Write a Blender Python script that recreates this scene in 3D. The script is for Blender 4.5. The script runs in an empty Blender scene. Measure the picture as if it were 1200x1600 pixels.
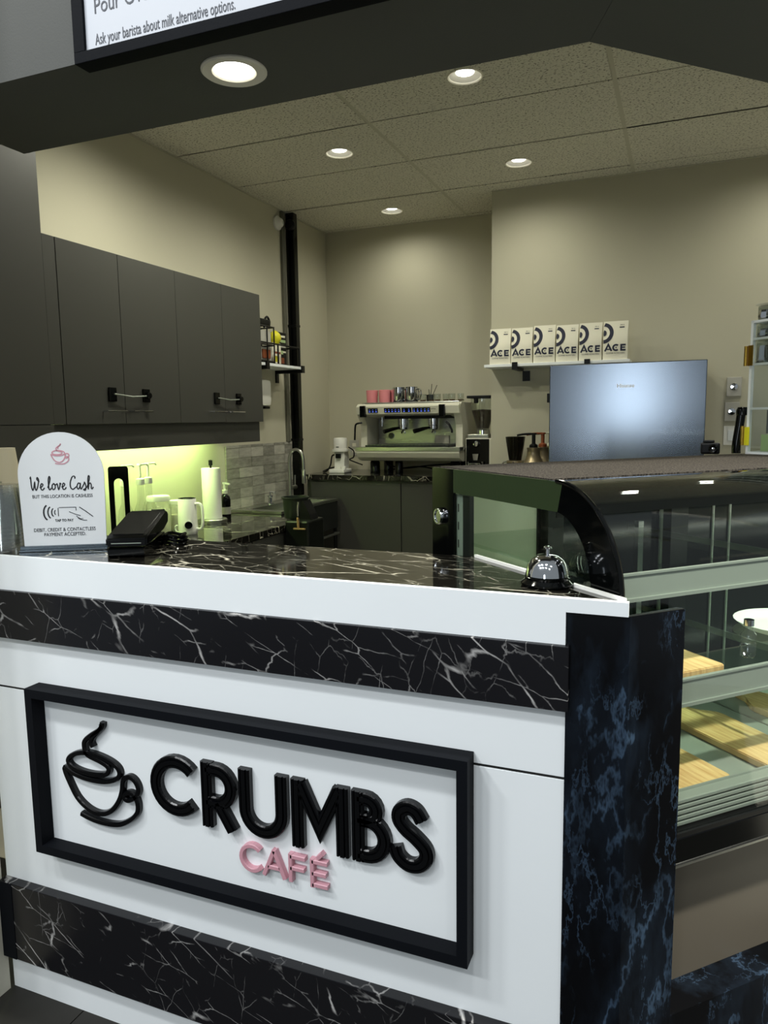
import bpy, bmesh, math, random
from mathutils import Vector, Matrix
random.seed(7)
SC = bpy.context.scene
COL = SC.collection
PI = math.pi
R2 = math.sqrt(2)

def lin(h):
    h = h.lstrip('#')
    v = [int(h[i:i+2], 16) / 255 for i in (0, 2, 4)]
    return tuple(c / 12.92 if c <= .04045 else ((c + .055) / 1.055) ** 2.4 for c in v) + (1,)

# ------------------------------------------------------------------ camera
cam = bpy.data.cameras.new('camera')
cam.sensor_fit = 'HORIZONTAL'; cam.sensor_width = 36
cam.lens = 36 * 1148.9 / 1200
cam.clip_start = .05
yaw, pitch, roll = math.radians(22.025), math.radians(-7.148), math.radians(-.804)
f = Vector((-math.sin(yaw) * math.cos(pitch), math.cos(yaw) * math.cos(pitch), math.sin(pitch)))
r = Vector((math.cos(yaw), math.sin(yaw), 0)); u = r.cross(f)
r2 = math.cos(roll) * r + math.sin(roll) * u; u2 = -math.sin(roll) * r + math.cos(roll) * u
camo = bpy.data.objects.new('camera', cam); COL.objects.link(camo)
M = Matrix((( r2.x, u2.x, -f.x, 0), (r2.y, u2.y, -f.y, 0), (r2.z, u2.z, -f.z, 1.5), (0, 0, 0, 1)))
camo.matrix_world = M
SC.camera = camo

# ------------------------------------------------------------------ world, exposure, mall light
SC.view_settings.view_transform = 'Standard'; SC.view_settings.look = 'None'
SC.view_settings.gamma = 1; SC.view_settings.use_curve_mapping = False
SC.view_settings.exposure = 0.0
try: SC.cycles.transparent_max_bounces = 40
except AttributeError: pass
W = bpy.data.worlds.new('world'); SC.world = W; W.use_nodes = True
bg = W.node_tree.nodes['Background']
bg.inputs[0].default_value = (.86, .95, 1.0, 1); bg.inputs[1].default_value = .27

def area(name, loc, target, sx, sy, power, color):
    d = bpy.data.lights.new(name, 'AREA'); d.shape = 'RECTANGLE'; d.size = sx; d.size_y = sy
    d.energy = power; d.color = color
    o = bpy.data.objects.new(name, d); COL.objects.link(o)
    o.location = loc
    o.rotation_euler = (Vector(target) - Vector(loc)).to_track_quat('-Z', 'Y').to_euler()
    return o
# assumed ceiling lamps over the concourse, and a lamp added for the fridge highlight
for i_, (x_, y_, p_) in enumerate(((-2.9, -.6, 60), (-1.7, -.6, 36), (-.3, -.6, 22), (-2.9, -2.4, 60), (-1.7, -2.4, 40), (-.3, -2.4, 26), (1.4, -.9, 18), (1.4, -3.0, 20))):
    area('concourse_lamp', (x_, y_, 4.3), (x_ + .3, y_ + .5, 0), .5, .2, p_ * 1.08, (.95, .98, 1))
area('concourse_lamp', (2.2, 1.40, 4.3), (.2, 1.8, .8), .16, .16, 310, (1, .98, .90))  # assumed lamp set off to the right to light the display case inside
area('concourse_daylight', (-.90, -5.5, 1.75), (-.4, 0, 1.6), .62, 1.9, 46, (.84, .93, 1))  # area lamp added behind the camera for the bright band on the fridge

# ------------------------------------------------------------------ materials
MATS = {}
def nodes(name):
    m = bpy.data.materials.new(name); m.use_nodes = True
    nt = m.node_tree; b = nt.nodes['Principled BSDF']
    return m, nt, b
def N(nt, t, **kw):
    n = nt.nodes.new(t)
    for k, v in kw.items():
        if k == 'ins':
            for i, val in v.items(): n.inputs[i].default_value = val
        else: setattr(n, k, v)
    return n
def mix(nt, fac, a, b):
    n = nt.nodes.new('ShaderNodeMix'); n.data_type = 'RGBA'
    for s, v in ((n.inputs[0], fac), (n.inputs[6], a), (n.inputs[7], b)):
        if hasattr(v, 'is_output'): nt.links.new(v, s)
        else: s.default_value = v
    return n.outputs[2]
def coord(nt, scale=(1, 1, 1), rot=(0, 0, 0)):
    t = N(nt, 'ShaderNodeTexCoord'); mp = N(nt, 'ShaderNodeMapping')
    mp.inputs['Scale'].default_value = scale; mp.inputs['Rotation'].default_value = rot
    nt.links.new(t.outputs['Object'], mp.inputs[0]); return mp.outputs[0]
def noise(nt, vec, scale, detail=3, rough=.5):
    n = N(nt, 'ShaderNodeTexNoise', ins={'Scale': scale, 'Detail': detail, 'Roughness': rough})
    nt.links.new(vec, n.inputs['Vector']); return n.outputs[0]
def ramp(nt, fac, a, b, va=0., vb=1.):
    n = N(nt, 'ShaderNodeMapRange', ins={1: a, 2: b, 3: va, 4: vb}); nt.links.new(fac, n.inputs[0]); return n.outputs[0]
def math_(nt, op, a, b=None):
    n = N(nt, 'ShaderNodeMath', operation=op)
    for s, v in ((n.inputs[0], a), (n.inputs[1], b)):
        if v is None: continue
        if hasattr(v, 'is_output'): nt.links.new(v, s)
        else: s.default_value = v
    return n.outputs[0]
def bump(nt, b, h, strength, dist=.002):
    n = N(nt, 'ShaderNodeBump', ins={'Strength': strength, 'Distance': dist}); nt.links.new(h, n.inputs['Height'])
    nt.links.new(n.outputs[0], b.inputs['Normal'])
def mat(name, color, rough=.5, metal=0., var=0., vscale=8., bmp=0., bscale=200., spec=.4, emit=None, estr=0., coat=0.):
    if name in MATS: return MATS[name]
    m, nt, b = nodes(name)
    c = lin(color) if isinstance(color, str) else color
    b.inputs['Roughness'].default_value = rough; b.inputs['Metallic'].default_value = metal
    b.inputs['Specular IOR Level'].default_value = spec; b.inputs['Coat Weight'].default_value = coat
    v = coord(nt)
    if var:
        n = noise(nt, v, vscale, 3)
        d = tuple(x * (1 - var) for x in c[:3]) + (1,); l = tuple(min(1, x * (1 + var)) for x in c[:3]) + (1,)
        nt.links.new(mix(nt, n, d, l), b.inputs['Base Color'])
    else: b.inputs['Base Color'].default_value = c
    if bmp: bump(nt, b, noise(nt, v, bscale, 2), bmp)
    if emit:
        b.inputs['Emission Color'].default_value = lin(emit) if isinstance(emit, str) else emit
        b.inputs['Emission Strength'].default_value = estr
    MATS[name] = m; return m
def glass(name, tint=(1, 1, 1, 1), gloss=.0, rough=.02):
    if name in MATS: return MATS[name]
    m = bpy.data.materials.new(name); m.use_nodes = True; nt = m.node_tree
    nt.nodes.clear()
    out = N(nt, 'ShaderNodeOutputMaterial'); tr = N(nt, 'ShaderNodeBsdfTransparent'); gl = N(nt, 'ShaderNodeBsdfGlossy')
    tr.inputs[0].default_value = tint; gl.inputs['Roughness'].default_value = rough
    lw = N(nt, 'ShaderNodeLayerWeight', ins={0: .5}); mx = N(nt, 'ShaderNodeMixShader')      # Schlick, same on both faces
    fac = math_(nt, 'ADD', math_(nt, 'MULTIPLY', math_(nt, 'POWER', lw.outputs['Facing'], 4.5), .9), .035 + gloss)
    nt.links.new(fac, mx.inputs[0]); nt.links.new(tr.outputs[0], mx.inputs[1]); nt.links.new(gl.outputs[0], mx.inputs[2])
    nt.links.new(mx.outputs[0], out.inputs[0]); MATS[name] = m; return m
def vein(nt, v, scale, width, warp=.25, wscale=3.):
    n = N(nt, 'ShaderNodeTexNoise', ins={'Scale': wscale, 'Detail': 4.}); nt.links.new(v, n.inputs['Vector'])
    sub = N(nt, 'ShaderNodeVectorMath', operation='MULTIPLY_ADD')
    nt.links.new(n.outputs['Color'], sub.inputs[0]); sub.inputs[1].default_value = (warp,) * 3; nt.links.new(v, sub.inputs[2])
    vo = N(nt, 'ShaderNodeTexVoronoi', feature='DISTANCE_TO_EDGE', ins={'Scale': scale}); nt.links.new(sub.outputs[0], vo.inputs['Vector'])
    return ramp(nt, vo.outputs['Distance'], 0, width, 1, 0)
def ridge(nt, vec, scale, detail, rough, w):
    n = noise(nt, vec, scale, detail, rough)
    return ramp(nt, math_(nt, 'ABSOLUTE', math_(nt, 'SUBTRACT', n, .5)), 0, w, 1, 0)
def streak_coord(nt, axis, ang, sc):
    t = N(nt, 'ShaderNodeTexCoord'); a = N(nt, 'ShaderNodeMapping'); b = N(nt, 'ShaderNodeMapping')
    a.inputs['Rotation'].default_value = (0, ang, 0) if axis == 'y' else (0, 0, ang)
    b.inputs['Scale'].default_value = sc
    nt.links.new(t.outputs['Object'], a.inputs[0]); nt.links.new(a.outputs[0], b.inputs[0]); return b.outputs[0]
def marble(name, base, col, rough=.12, axis='y', ang=-.62, amount=1., dens=.0, spec=.3, k=1.):
    m, nt, b = nodes(name)
    cross = 2 if axis == 'y' else 1
    def sc(al, ac):
        v = [al * k] * 3; v[cross] = ac * k; return tuple(v)
    v1 = streak_coord(nt, axis, ang, sc(3.2, 9.)); v2 = streak_coord(nt, axis, ang + .22, sc(5.5, 16.)); v3 = streak_coord(nt, axis, ang - 1.1, sc(5., 9.))
    raw = coord(nt, (k, k, k))
    k1 = ramp(nt, noise(nt, v1, 1.5, 3), .52 - dens, .64 - dens); k2 = ramp(nt, noise(nt, v2, 1.1, 4, .6), .50 - dens, .62 - dens); k3 = ramp(nt, noise(nt, raw, 8., 4, .6), .52 - dens, .64 - dens)
    a = math_(nt, 'MULTIPLY', vein(nt, v1, 1.1, .020, .22, 2.2), k1)
    c = math_(nt, 'MULTIPLY', math_(nt, 'MULTIPLY', vein(nt, v2, 1.5, .024, .22, 2.5), k2), .6)
    d = math_(nt, 'MULTIPLY', math_(nt, 'MULTIPLY', vein(nt, v3, 1.9, .016, .22, 3.), k3), .35)
    t = math_(nt, 'MULTIPLY', math_(nt, 'MAXIMUM', a, math_(nt, 'MAXIMUM', c, d)), amount)
    nt.links.new(mix(nt, t, lin(base), lin(col)), b.inputs['Base Color'])
    b.inputs['Roughness'].default_value = rough; b.inputs['Specular IOR Level'].default_value = spec
    MATS[name] = m; return m
def blue_marble():
    m, nt, b = nodes('blue_veined_marble')
    v = coord(nt, (3.4, 3.4, 1.3), (.1, .2, .3)); vb = coord(nt, (6.5, 6.5, 2.4), (.15, -.2, .1))
    cloud = ramp(nt, noise(nt, v, 1.7, 4, .55), .43, .62)
    a = math_(nt, 'MULTIPLY', ridge(nt, v, 1.6, 6, .60, .016), cloud)
    f_ = math_(nt, 'MULTIPLY', ridge(nt, vb, 2.0, 6, .62, .014), ramp(nt, noise(nt, vb, 1.5, 3), .44, .58))
    haze = math_(nt, 'MULTIPLY', math_(nt, 'MULTIPLY', ridge(nt, v, 1.6, 6, .60, .11), cloud), .09)
    t = math_(nt, 'ADD', math_(nt, 'MULTIPLY', math_(nt, 'MAXIMUM', a, math_(nt, 'MULTIPLY', f_, .6)), .46), haze)
    nt.links.new(mix(nt, t, lin('#030407'), lin('#4d647d')), b.inputs['Base Color'])
    b.inputs['Roughness'].default_value = .2; b.inputs['Specular IOR Level'].default_value = .25
    return m
def ceiling_tile():
    m, nt, b = nodes('mineral_fibre_tile')
    v = coord(nt, (1, 1.6, 1), (0, 0, .3))
    s = ramp(nt, noise(nt, v, 80, 2.5, .6), .575, .63)
    s2 = ramp(nt, noise(nt, v, 210, 2), .62, .70)
    t = math_(nt, 'MAXIMUM', s, math_(nt, 'MULTIPLY', s2, .6))
    nt.links.new(mix(nt, t, lin('#d3d0c2'), lin('#5a574b')), b.inputs['Base Color'])
    b.inputs['Roughness'].default_value = .95; bump(nt, b, noise(nt, v, 95, 2.5), .5, .003)
    return m
def wood(name, a, c):
    m, nt, b = nodes(name)
    v = coord(nt, (5, 60, 5)); n1 = noise(nt, v, 2.2, 4)
    v2 = coord(nt, (9, 130, 9)); n2 = noise(nt, v2, 2., 3)
    t = math_(nt, 'ADD', math_(nt, 'MULTIPLY', n1, .7), math_(nt, 'MULTIPLY', n2, .4))
    nt.links.new(mix(nt, ramp(nt, t, .35, .75), lin(a), lin(c)), b.inputs['Base Color'])
    b.inputs['Roughness'].default_value = .5; return m
def backsplash():
    m, nt, b = nodes('grey_stone_tile')
    v = coord(nt, (6, 6, 26)); oi = N(nt, 'ShaderNodeObjectInfo')
    n = noise(nt, v, 2.0, 6, .65)
    t = math_(nt, 'ADD', math_(nt, 'MULTIPLY', n, .9), math_(nt, 'MULTIPLY', oi.outputs['Random'], .45))
    nt.links.new(mix(nt, ramp(nt, t, .35, 1.), lin('#6d6b62'), lin('#bdbaae')), b.inputs['Base Color'])
    b.inputs['Roughness'].default_value = .35; bump(nt, b, n, .3, .003); return m
def steel(name, c, rough, streak=(2, 2, 90)):
    m, nt, b = nodes(name)
    v = coord(nt, streak); n = noise(nt, v, 4, 3)
    b.inputs['Base Color'].default_value = lin(c); b.inputs['Metallic'].default_value = 1
    nt.links.new(ramp(nt, n, .2, .8, rough * .85, rough * 1.15), b.inputs['Roughness']); return m
def speckle(name, a, c, scale, rough=.9):
    m, nt, b = nodes(name); v = coord(nt)
    nt.links.new(mix(nt, ramp(nt, noise(nt, v, scale, 2), .42, .6), lin(a), lin(c)), b.inputs['Base Color'])
    b.inputs['Roughness'].default_value = rough; b.inputs['Specular IOR Level'].default_value = .08; bump(nt, b, noise(nt, v, scale, 2), .5, .002); return m

m_wall = mat('greige_wall_paint', '#bfbba6', .8, var=.03, vscale=2, bmp=.12, bscale=160)
m_cream = mat('cream_wall_paint', '#cfcbba', .8, var=.04, vscale=3, bmp=.3, bscale=90)
m_white = mat('white_panel_paint', '#e9edee', .42, var=.02, vscale=5, bmp=.06, bscale=60)
m_whitepl = mat('white_plastic', '#ecebe4', .35)
m_soffit = mat('charcoal_soffit_paint', '#535451', .6, spec=.2, var=.05, vscale=3, bmp=.15, bscale=250)
m_cab = mat('charcoal_laminate', '#3c3c38', .42, var=.03, vscale=3)
m_cabdark = mat('dark_gap', '#141412', .8)
m_black = mat('black_satin_metal', '#08090a', .38, spec=.25)
m_blackgl = mat('black_gloss_plastic', '#050606', .12, spec=.3)
m_signblack = mat('black_gloss_letter', '#050608', .22, spec=.3)
m_frameblk = mat('black_frame_coating', '#0f1115', .6, bmp=.1, spec=.06)
m_pink = mat('dusty_pink_acrylic', '#c4909b', .4)
m_pinkcup = mat('pink_glaze', '#e58f94', .25)
m_chrome = mat('chrome', '#d8dade', .08, 1.)
m_steel = steel('brushed_steel', '#b9bab4', .3)
m_alu = mat('satin_aluminium', '#979e93', .35, .25)
m_brass = mat('brass', '#a98a3c', .3, 1.)
m_gold = mat('tan_wood_handle', '#8d7148', .6)
m_marble = marble('black_marble_slab', '#131316', '#bdbbb8', .22)
m_marbletop = marble('polished_marble_top', '#12110e', '#d8d2bd', .06, axis='z', ang=.15, dens=.03, spec=.5, k=1.)
m_blue = blue_marble()
m_tile = ceiling_tile()
m_tbar = mat('ceiling_grid_white', '#b9b6a5', .6)
m_splash = backsplash()
m_wood = wood('bamboo', '#b98f55', '#e2c48a')
m_mat = speckle('speckled_rubber_mat', '#1c1a17', '#4a453f', 260)
m_floorin = mat('grey_floor_tile', '#b5b2a4', .5, var=.1, vscale=6)  # unseen inner floor, made pale to bounce light up to the ceiling
m_floor = mat('dark_floor_tile', '#2b2a27', .5, spec=.15, var=.12, vscale=7, bmp=.1, bscale=40)
m_grout = mat('floor_grout', '#2a2926', .9)
m_glass = glass('clear_glass', (.93, .97, .94, 1))
m_glasssh = glass('shelf_glass', (.86, .93, .88, 1))
m_front = glass('curved_front_glass', (.95, .97, .955, 1), .0)
m_clear = glass('clear_plastic', (.95, .96, .95, 1), .09, .15)
m_ribbed = glass('ribbed_plastic', (.66, .70, .66, 1), .10, .10)
m_acryl = glass('clear_acrylic', (.95, .97, .96, 1), .04)
m_amber = glass('brown_coffee_glass', (.42, .30, .2, 1), .03)
m_band = mat('green_backed_glass_band', '#2b3622', .08)
m_print = mat('black_printed_glass', '#040505', .07, spec=.15)
m_dark = mat('dark_interior_panel', '#1c1e1d', .3)
m_darkgr = mat('dark_green_plastic', '#1a2119', .35)
m_ivory = mat('ivory_paper', '#e6e2cf', .7, bmp=.08, bscale=40)
m_ink = mat('navy_ink', '#23263a', .7)
m_text = mat('black_ink', '#1c1d22', .6)
m_greytext = mat('grey_ink', '#55585e', .6)
m_paper = mat('beige_paper_cup', '#c9c0a6', .65)
m_machine = mat('pearl_white_enamel', '#cfcdbb', .3)
m_fridge = mat('blue_grey_steel', '#7d858f', .21, 1.)
m_fridgeside = mat('grey_fridge_side', '#5b5d60', .5)
m_led = mat('blue_led', '#2b45c8', .4, emit='#6f86ff', estr=.7)
m_lens = mat('lamp_lens', '#ffffff', .5, emit=(1, .97, .88, 1), estr=12)
m_reflector = mat('lamp_reflector', '#d2d0c4', .45)
m_ring = mat('lamp_trim_ring', '#e9e5d6', .5)
m_strip = mat('green_white_led_strip', '#ffffff', .5, emit=(.74, 1., .40, 1), estr=55)
m_caselamp = mat('case_lamp_tube', '#ffffff', .5, emit=(.94, 1., .86, 1), estr=14)
m_yellow = mat('yellow_plastic', '#d8d22a', .4)
m_green = mat('green_card', '#a5bd86', .7)
m_bean = mat('roasted_beans', '#2a1b12', .5, bmp=.6, bscale=90)
m_syrup = mat('brown_syrup', '#5a3a20', .3)
m_menu = mat('menu_panel_white', '#c3c6cc', .5)
m_signw = mat('glossy_white_acrylic', '#dfe2e4', .08)
m_grey = mat('grey_conduit', '#5d5c50', .6)
m_plate = mat('grey_wall_plate', '#b4b2a9', .5)
m_cloth = mat('white_cloth', '#b9b4ac', .9)
m_bronze = mat('brushed_bronze_canister', '#9a8c70', .35, .8)
m_copper = mat('copper_pump', '#8a4a2c', .35, .3)
m_beige = mat('beige_base_panel', '#5c564b', .4)
m_cork = mat('dark_tub', '#0d100d', .3)
m_palepane = mat('pale_rear_panel', '#d9ddc2', .4)
m_rev = mat('dark_rear_pane', '#141718', .12)

# ------------------------------------------------------------------ geometry helpers
XF = {}
def world_of(o): return XF.get(o.name, Matrix.Identity(4))
def thing(name, label, cat, loc=(0, 0, 0), rz=0., group=None, kind=None):
    o = bpy.data.objects.new(name, None); COL.objects.link(o)
    o.empty_display_size = .05
    o.location = loc; o.rotation_euler = (0, 0, rz)
    o['label'] = label; o['category'] = cat
    if group: o['group'] = group
    if kind: o['kind'] = kind
    XF[o.name] = Matrix.Translation(loc) @ Matrix.Rotation(rz, 4, 'Z')
    return o
def tag(o, label, cat, group=None):
    o['label'] = label; o['category'] = cat
    if group: o['group'] = group
    return o
def obj(name, bm, m, parent=None, smooth=False, kind=None, label=None, world=False):
    """links bm as one mesh; local to its thing unless world=True"""
    if world and parent is not None:
        p = parent
        while p.parent is not None: p = p.parent
        bm.transform(world_of(p).inverted())
    bmesh.ops.recalc_face_normals(bm, faces=bm.faces)
    me = bpy.data.meshes.new(name); bm.to_mesh(me); bm.free()
    me.materials.append(m)
    if smooth:
        for p_ in me.polygons: p_.use_smooth = True
        try: me.set_sharp_from_angle(angle=math.radians(38))
        except Exception: pass
    o = bpy.data.objects.new(name, me); COL.objects.link(o)
    if parent is not None: o.parent = parent
    if kind: o['kind'] = kind
    if label: o['label'] = label
    return o
def dup(root, loc=None, rz=None, label=None, group=None, mats=None):
    c = root.copy(); COL.objects.link(c)
    if loc is not None: c.location = loc
    if rz is not None: c.rotation_euler = (0, 0, rz)
    if label: c['label'] = label
    if group: c['group'] = group
    for ch in list(root.children):
        d = ch.copy(); COL.objects.link(d); d.parent = c
        for g in list(ch.children):
            e = g.copy(); COL.objects.link(e); e.parent = d
    return c
def new(): return bmesh.new()
def box(bm, x0, x1, y0, y1, z0, z1, bev=0., T=None):
    vs = [bm.verts.new((x, y, z)) for z in (z0, z1) for y in (y0, y1) for x in (x0, x1)]
    fs = [bm.faces.new([vs[i] for i in q]) for q in ((0, 2, 3, 1), (4, 5, 7, 6), (0, 1, 5, 4), (2, 6, 7, 3), (0, 4, 6, 2), (1, 3, 7, 5))]
    geo = vs
    if bev:
        es = list({e for f_ in fs for e in f_.edges})
        res = bmesh.ops.bevel(bm, geom=es, offset=bev, segments=2, affect='EDGES', profile=.6)
        geo = list({v for v in res['verts']} | {v for v in vs if v.is_valid})
    if T is not None: bmesh.ops.transform(bm, matrix=T, verts=[v for v in geo if v.is_valid])
    return bm
def prism(bm, poly, z0, z1, axis='z', T=None):
    """extrude polygon; axis z: poly (x,y); axis y: poly (x,z) between y0=z0,y1=z1; axis x: poly (y,z)"""
    def p(a, b, c): return {'z': (a, b, c), 'y': (a, c, b), 'x': (c, a, b)}[axis]
    A = [bm.verts.new(p(a, b, z0)) for a, b in poly]; B = [bm.verts.new(p(a, b, z1)) for a, b in poly]
    n = len(poly); bm.faces.new(A[::-1]); bm.faces.new(B)
    for i in range(n): bm.faces.new((A[i], A[(i + 1) % n], B[(i + 1) % n], B[i]))
    if T is not None: bmesh.ops.transform(bm, matrix=T, verts=A + B)
    return bm
def lathe(bm, prof, n=24, c=(0, 0, 0), T=None, close=True):
    rings = []; allv = []
    for rr, z in prof:
        if rr < 1e-6: ring = [bm.verts.new((c[0], c[1], c[2] + z))]
        else: ring = [bm.verts.new((c[0] + rr * math.cos(2 * PI * k / n), c[1] + rr * math.sin(2 * PI * k / n), c[2] + z)) for k in range(n)]
        rings.append(ring); allv += ring
    for a, b in zip(rings, rings[1:]):
        if len(a) == 1 and len(b) == 1: continue
        for k in range(n):
            if len(a) == 1: bm.faces.new((a[0], b[k], b[(k + 1) % n]))
            elif len(b) == 1: bm.faces.new((a[k], a[(k + 1) % n], b[0]))
            else: bm.faces.new((a[k], a[(k + 1) % n], b[(k + 1) % n], b[k]))
    if close:
        for ring in (rings[0], rings[-1]):
            if len(ring) > 2:
                try: bm.faces.new(ring)
                except ValueError: pass
    if T is not None: bmesh.ops.transform(bm, matrix=T, verts=allv)
    return bm
def tube(bm, pts, rad, n=8, closed=False):
    pts = [Vector(p) for p in pts]; m = len(pts); rings = []
    rr = rad if isinstance(rad, (list, tuple)) else [rad] * m
    up = None
    for i in range(m):
        a = pts[i - 1] if (i > 0 or closed) else pts[i]; b = pts[(i + 1) % m] if (i < m - 1 or closed) else pts[i]
        t = (b - a).normalized()
        if up is None:
            up = t.orthogonal().normalized()
        up = (up - t * up.dot(t)); up = up.normalized() if up.length > 1e-6 else t.orthogonal().normalized()
        s = t.cross(up)
        rings.append([bm.verts.new(pts[i] + rr[i] * (math.cos(2 * PI * k / n) * up + math.sin(2 * PI * k / n) * s)) for k in range(n)])
    seq = list(zip(rings, rings[1:])) + ([(rings[-1], rings[0])] if closed else [])
    for a, b in seq:
        for k in range(n): bm.faces.new((a[k], a[(k + 1) % n], b[(k + 1) % n], b[k]))
    if not closed:
        bm.faces.new(rings[0][::-1]); bm.faces.new(rings[-1])
    return bm
def cat(pts, k=5, closed=False):
    P = [Vector(p) for p in pts]; out = []; n = len(P)
    for i in range(n if closed else n - 1):
        p1, p2 = P[i], P[(i + 1) % n]
        p0 = P[i - 1] if (i > 0 or closed) else p1 * 2 - p2
        p3 = P[(i + 2) % n] if (i + 2 < n or closed) else p2 * 2 - p1
        for j in range(k):
            t = j / k
            out.append(.5 * ((2 * p1) + (p2 - p0) * t + (2 * p0 - 5 * p1 + 4 * p2 - p3) * t * t + (3 * p1 - p0 - 3 * p2 + p3) * t ** 3))
    if not closed: out.append(P[-1])
    return out
def stroke(bm, pts, prof, y0, closed=False):
    """raised letter stroke: 2-D centre line (x,z) swept with profile [(offset, height)], standing off plane y=y0 towards -Y"""
    P = [Vector((p[0], p[1])) for p in pts]; n = len(P); rings = []
    for i in range(n):
        a = P[i - 1] if (i > 0 or closed) else None; b = P[(i + 1) % n] if (i < n - 1 or closed) else None
        d1 = (P[i] - a).normalized() if a is not None else None; d2 = (b - P[i]).normalized() if b is not None else None
        if d1 is None: d1 = d2
        if d2 is None: d2 = d1
        n1 = Vector((-d1.y, d1.x)); n2 = Vector((-d2.y, d2.x)); mm = n1 + n2
        if mm.length < 1e-4: mm = n1.copy()
        mm.normalize(); k = 1 / max(.45, mm.dot(n1))
        rings.append([bm.verts.new((P[i].x + mm.x * o * k, y0 - h, P[i].y + mm.y * o * k)) for o, h in prof])
    seq = list(zip(rings, rings[1:])) + ([(rings[-1], rings[0])] if closed else [])
    for a, b in seq:
        for j in range(len(prof) - 1): bm.faces.new((a[j], a[j + 1], b[j + 1], b[j]))
    if not closed:
        for ring in (rings[0], rings[-1]):
            try: bm.faces.new(ring)
            except ValueError: pass
    return bm
def flat(w, h=.0006): return [(-w / 2, 0), (-w / 2, h), (w / 2, h), (w / 2, 0)]
def text(name, body, size, m, parent, T, xs=1., align='LEFT', ext=.0004, bold=0.):
    """flat lettering in the local XZ plane facing -Y, placed by matrix T"""
    c = bpy.data.curves.new(name, 'FONT'); c.body = body; c.size = size; c.align_x = align
    c.extrude = ext; c.offset = bold; c.resolution_u = 3
    o = bpy.data.objects.new(name + '_tmp', c)
    me = bpy.data.meshes.new_from_object(o)
    bpy.data.objects.remove(o); bpy.data.curves.remove(c)
    me.transform(Matrix.Diagonal((xs, 1, 1, 1)))
    me.transform(T @ Matrix.Rotation(PI / 2, 4, 'X'))
    me.materials.clear(); me.materials.append(m); me.name = name
    ob = bpy.data.objects.new(name, me); COL.objects.link(ob); ob.parent = parent
    return ob
def Tr(x, y, z): return Matrix.Translation((x, y, z))
def RZ(a): return Matrix.Rotation(a, 4, 'Z')
def struct(name, bm, m, parent=None, label=None):
    o = obj(name, bm, m, parent); o['kind'] = 'structure'
    return o
def ST(s, t): return ((s + t) / R2, (t - s) / R2)
# frame of the angled counter run: local x = along the run (t), local y = towards the back (-s)
TC = RZ(PI / 4)      # local (t, -s, z): (t,-s) rotated by 45 deg = world
def hole_plate(bm, x0, x1, y0, y1, z, cx, cy, rad, n=32):
    angs = [2 * PI * k / n for k in range(n)] + [math.atan2(y - cy, x - cx) % (2 * PI) for x in (x0, x1) for y in (y0, y1)]
    angs = sorted(set(round(a, 6) for a in angs)); I = []; O = []
    for a in angs:
        c_, s_ = math.cos(a), math.sin(a)
        t = min(((x1 - cx) / c_ if c_ > 1e-9 else (x0 - cx) / c_ if c_ < -1e-9 else 1e9), ((y1 - cy) / s_ if s_ > 1e-9 else (y0 - cy) / s_ if s_ < -1e-9 else 1e9))
        I.append(bm.verts.new((cx + rad * c_, cy + rad * s_, z))); O.append(bm.verts.new((cx + t * c_, cy + t * s_, z)))
    for k in range(len(angs)):
        j = (k + 1) % len(angs); bm.faces.new((I[k], O[k], O[j], I[j]))

# ================================================================== ROOM SHELL
LW, BW, KW, CE = -2.776, 5.658, 5.124, 3.025      # left wall, back wall, fridge wall, ceiling
wall_left = struct('wall_left', box(new(), LW - .12, LW, 1.29, BW + .12, 0, 3.2), m_wall)
struct('wall_back', box(new(), LW, -1.10, BW, BW + .12, 0, 3.2), m_wall)
struct('wall_right', box(new(), 3.0, 3.12, 4.2, KW, 0, 3.2), m_wall)
bm = new(); box(bm, -1.25, 3.12, KW, BW + .12, 0, 3.2)
struct('wall_fridge_side', bm, m_wall)
struct('wall_front', box(new(), -2.9, -1.622, 1.06, 1.289, 0, 3.25), m_cream)
fl = struct('floor', box(new(), -3.2, 3.2, -2.5, 6.0, -.06, -.006), m_grout)
fmesh = None
for ix in range(-4, 5):
    for iy in range(-1, 10):
        bm = new(); box(bm, -.2985, .2985, -.2985, .2985, -.006, 0)
        if fmesh is None:
            o = obj('floor_tile', bm, m_floor, fl); fmesh = o.data; fmesh2 = fmesh.copy(); fmesh2.materials.clear(); fmesh2.materials.append(m_floorin)
        else:
            bm.free(); o = bpy.data.objects.new('floor_tile', fmesh if iy < 4 else fmesh2); COL.objects.link(o); o.parent = fl
        o.location = (ix * .6 + .12, iy * .6 - .38, 0)
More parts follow.
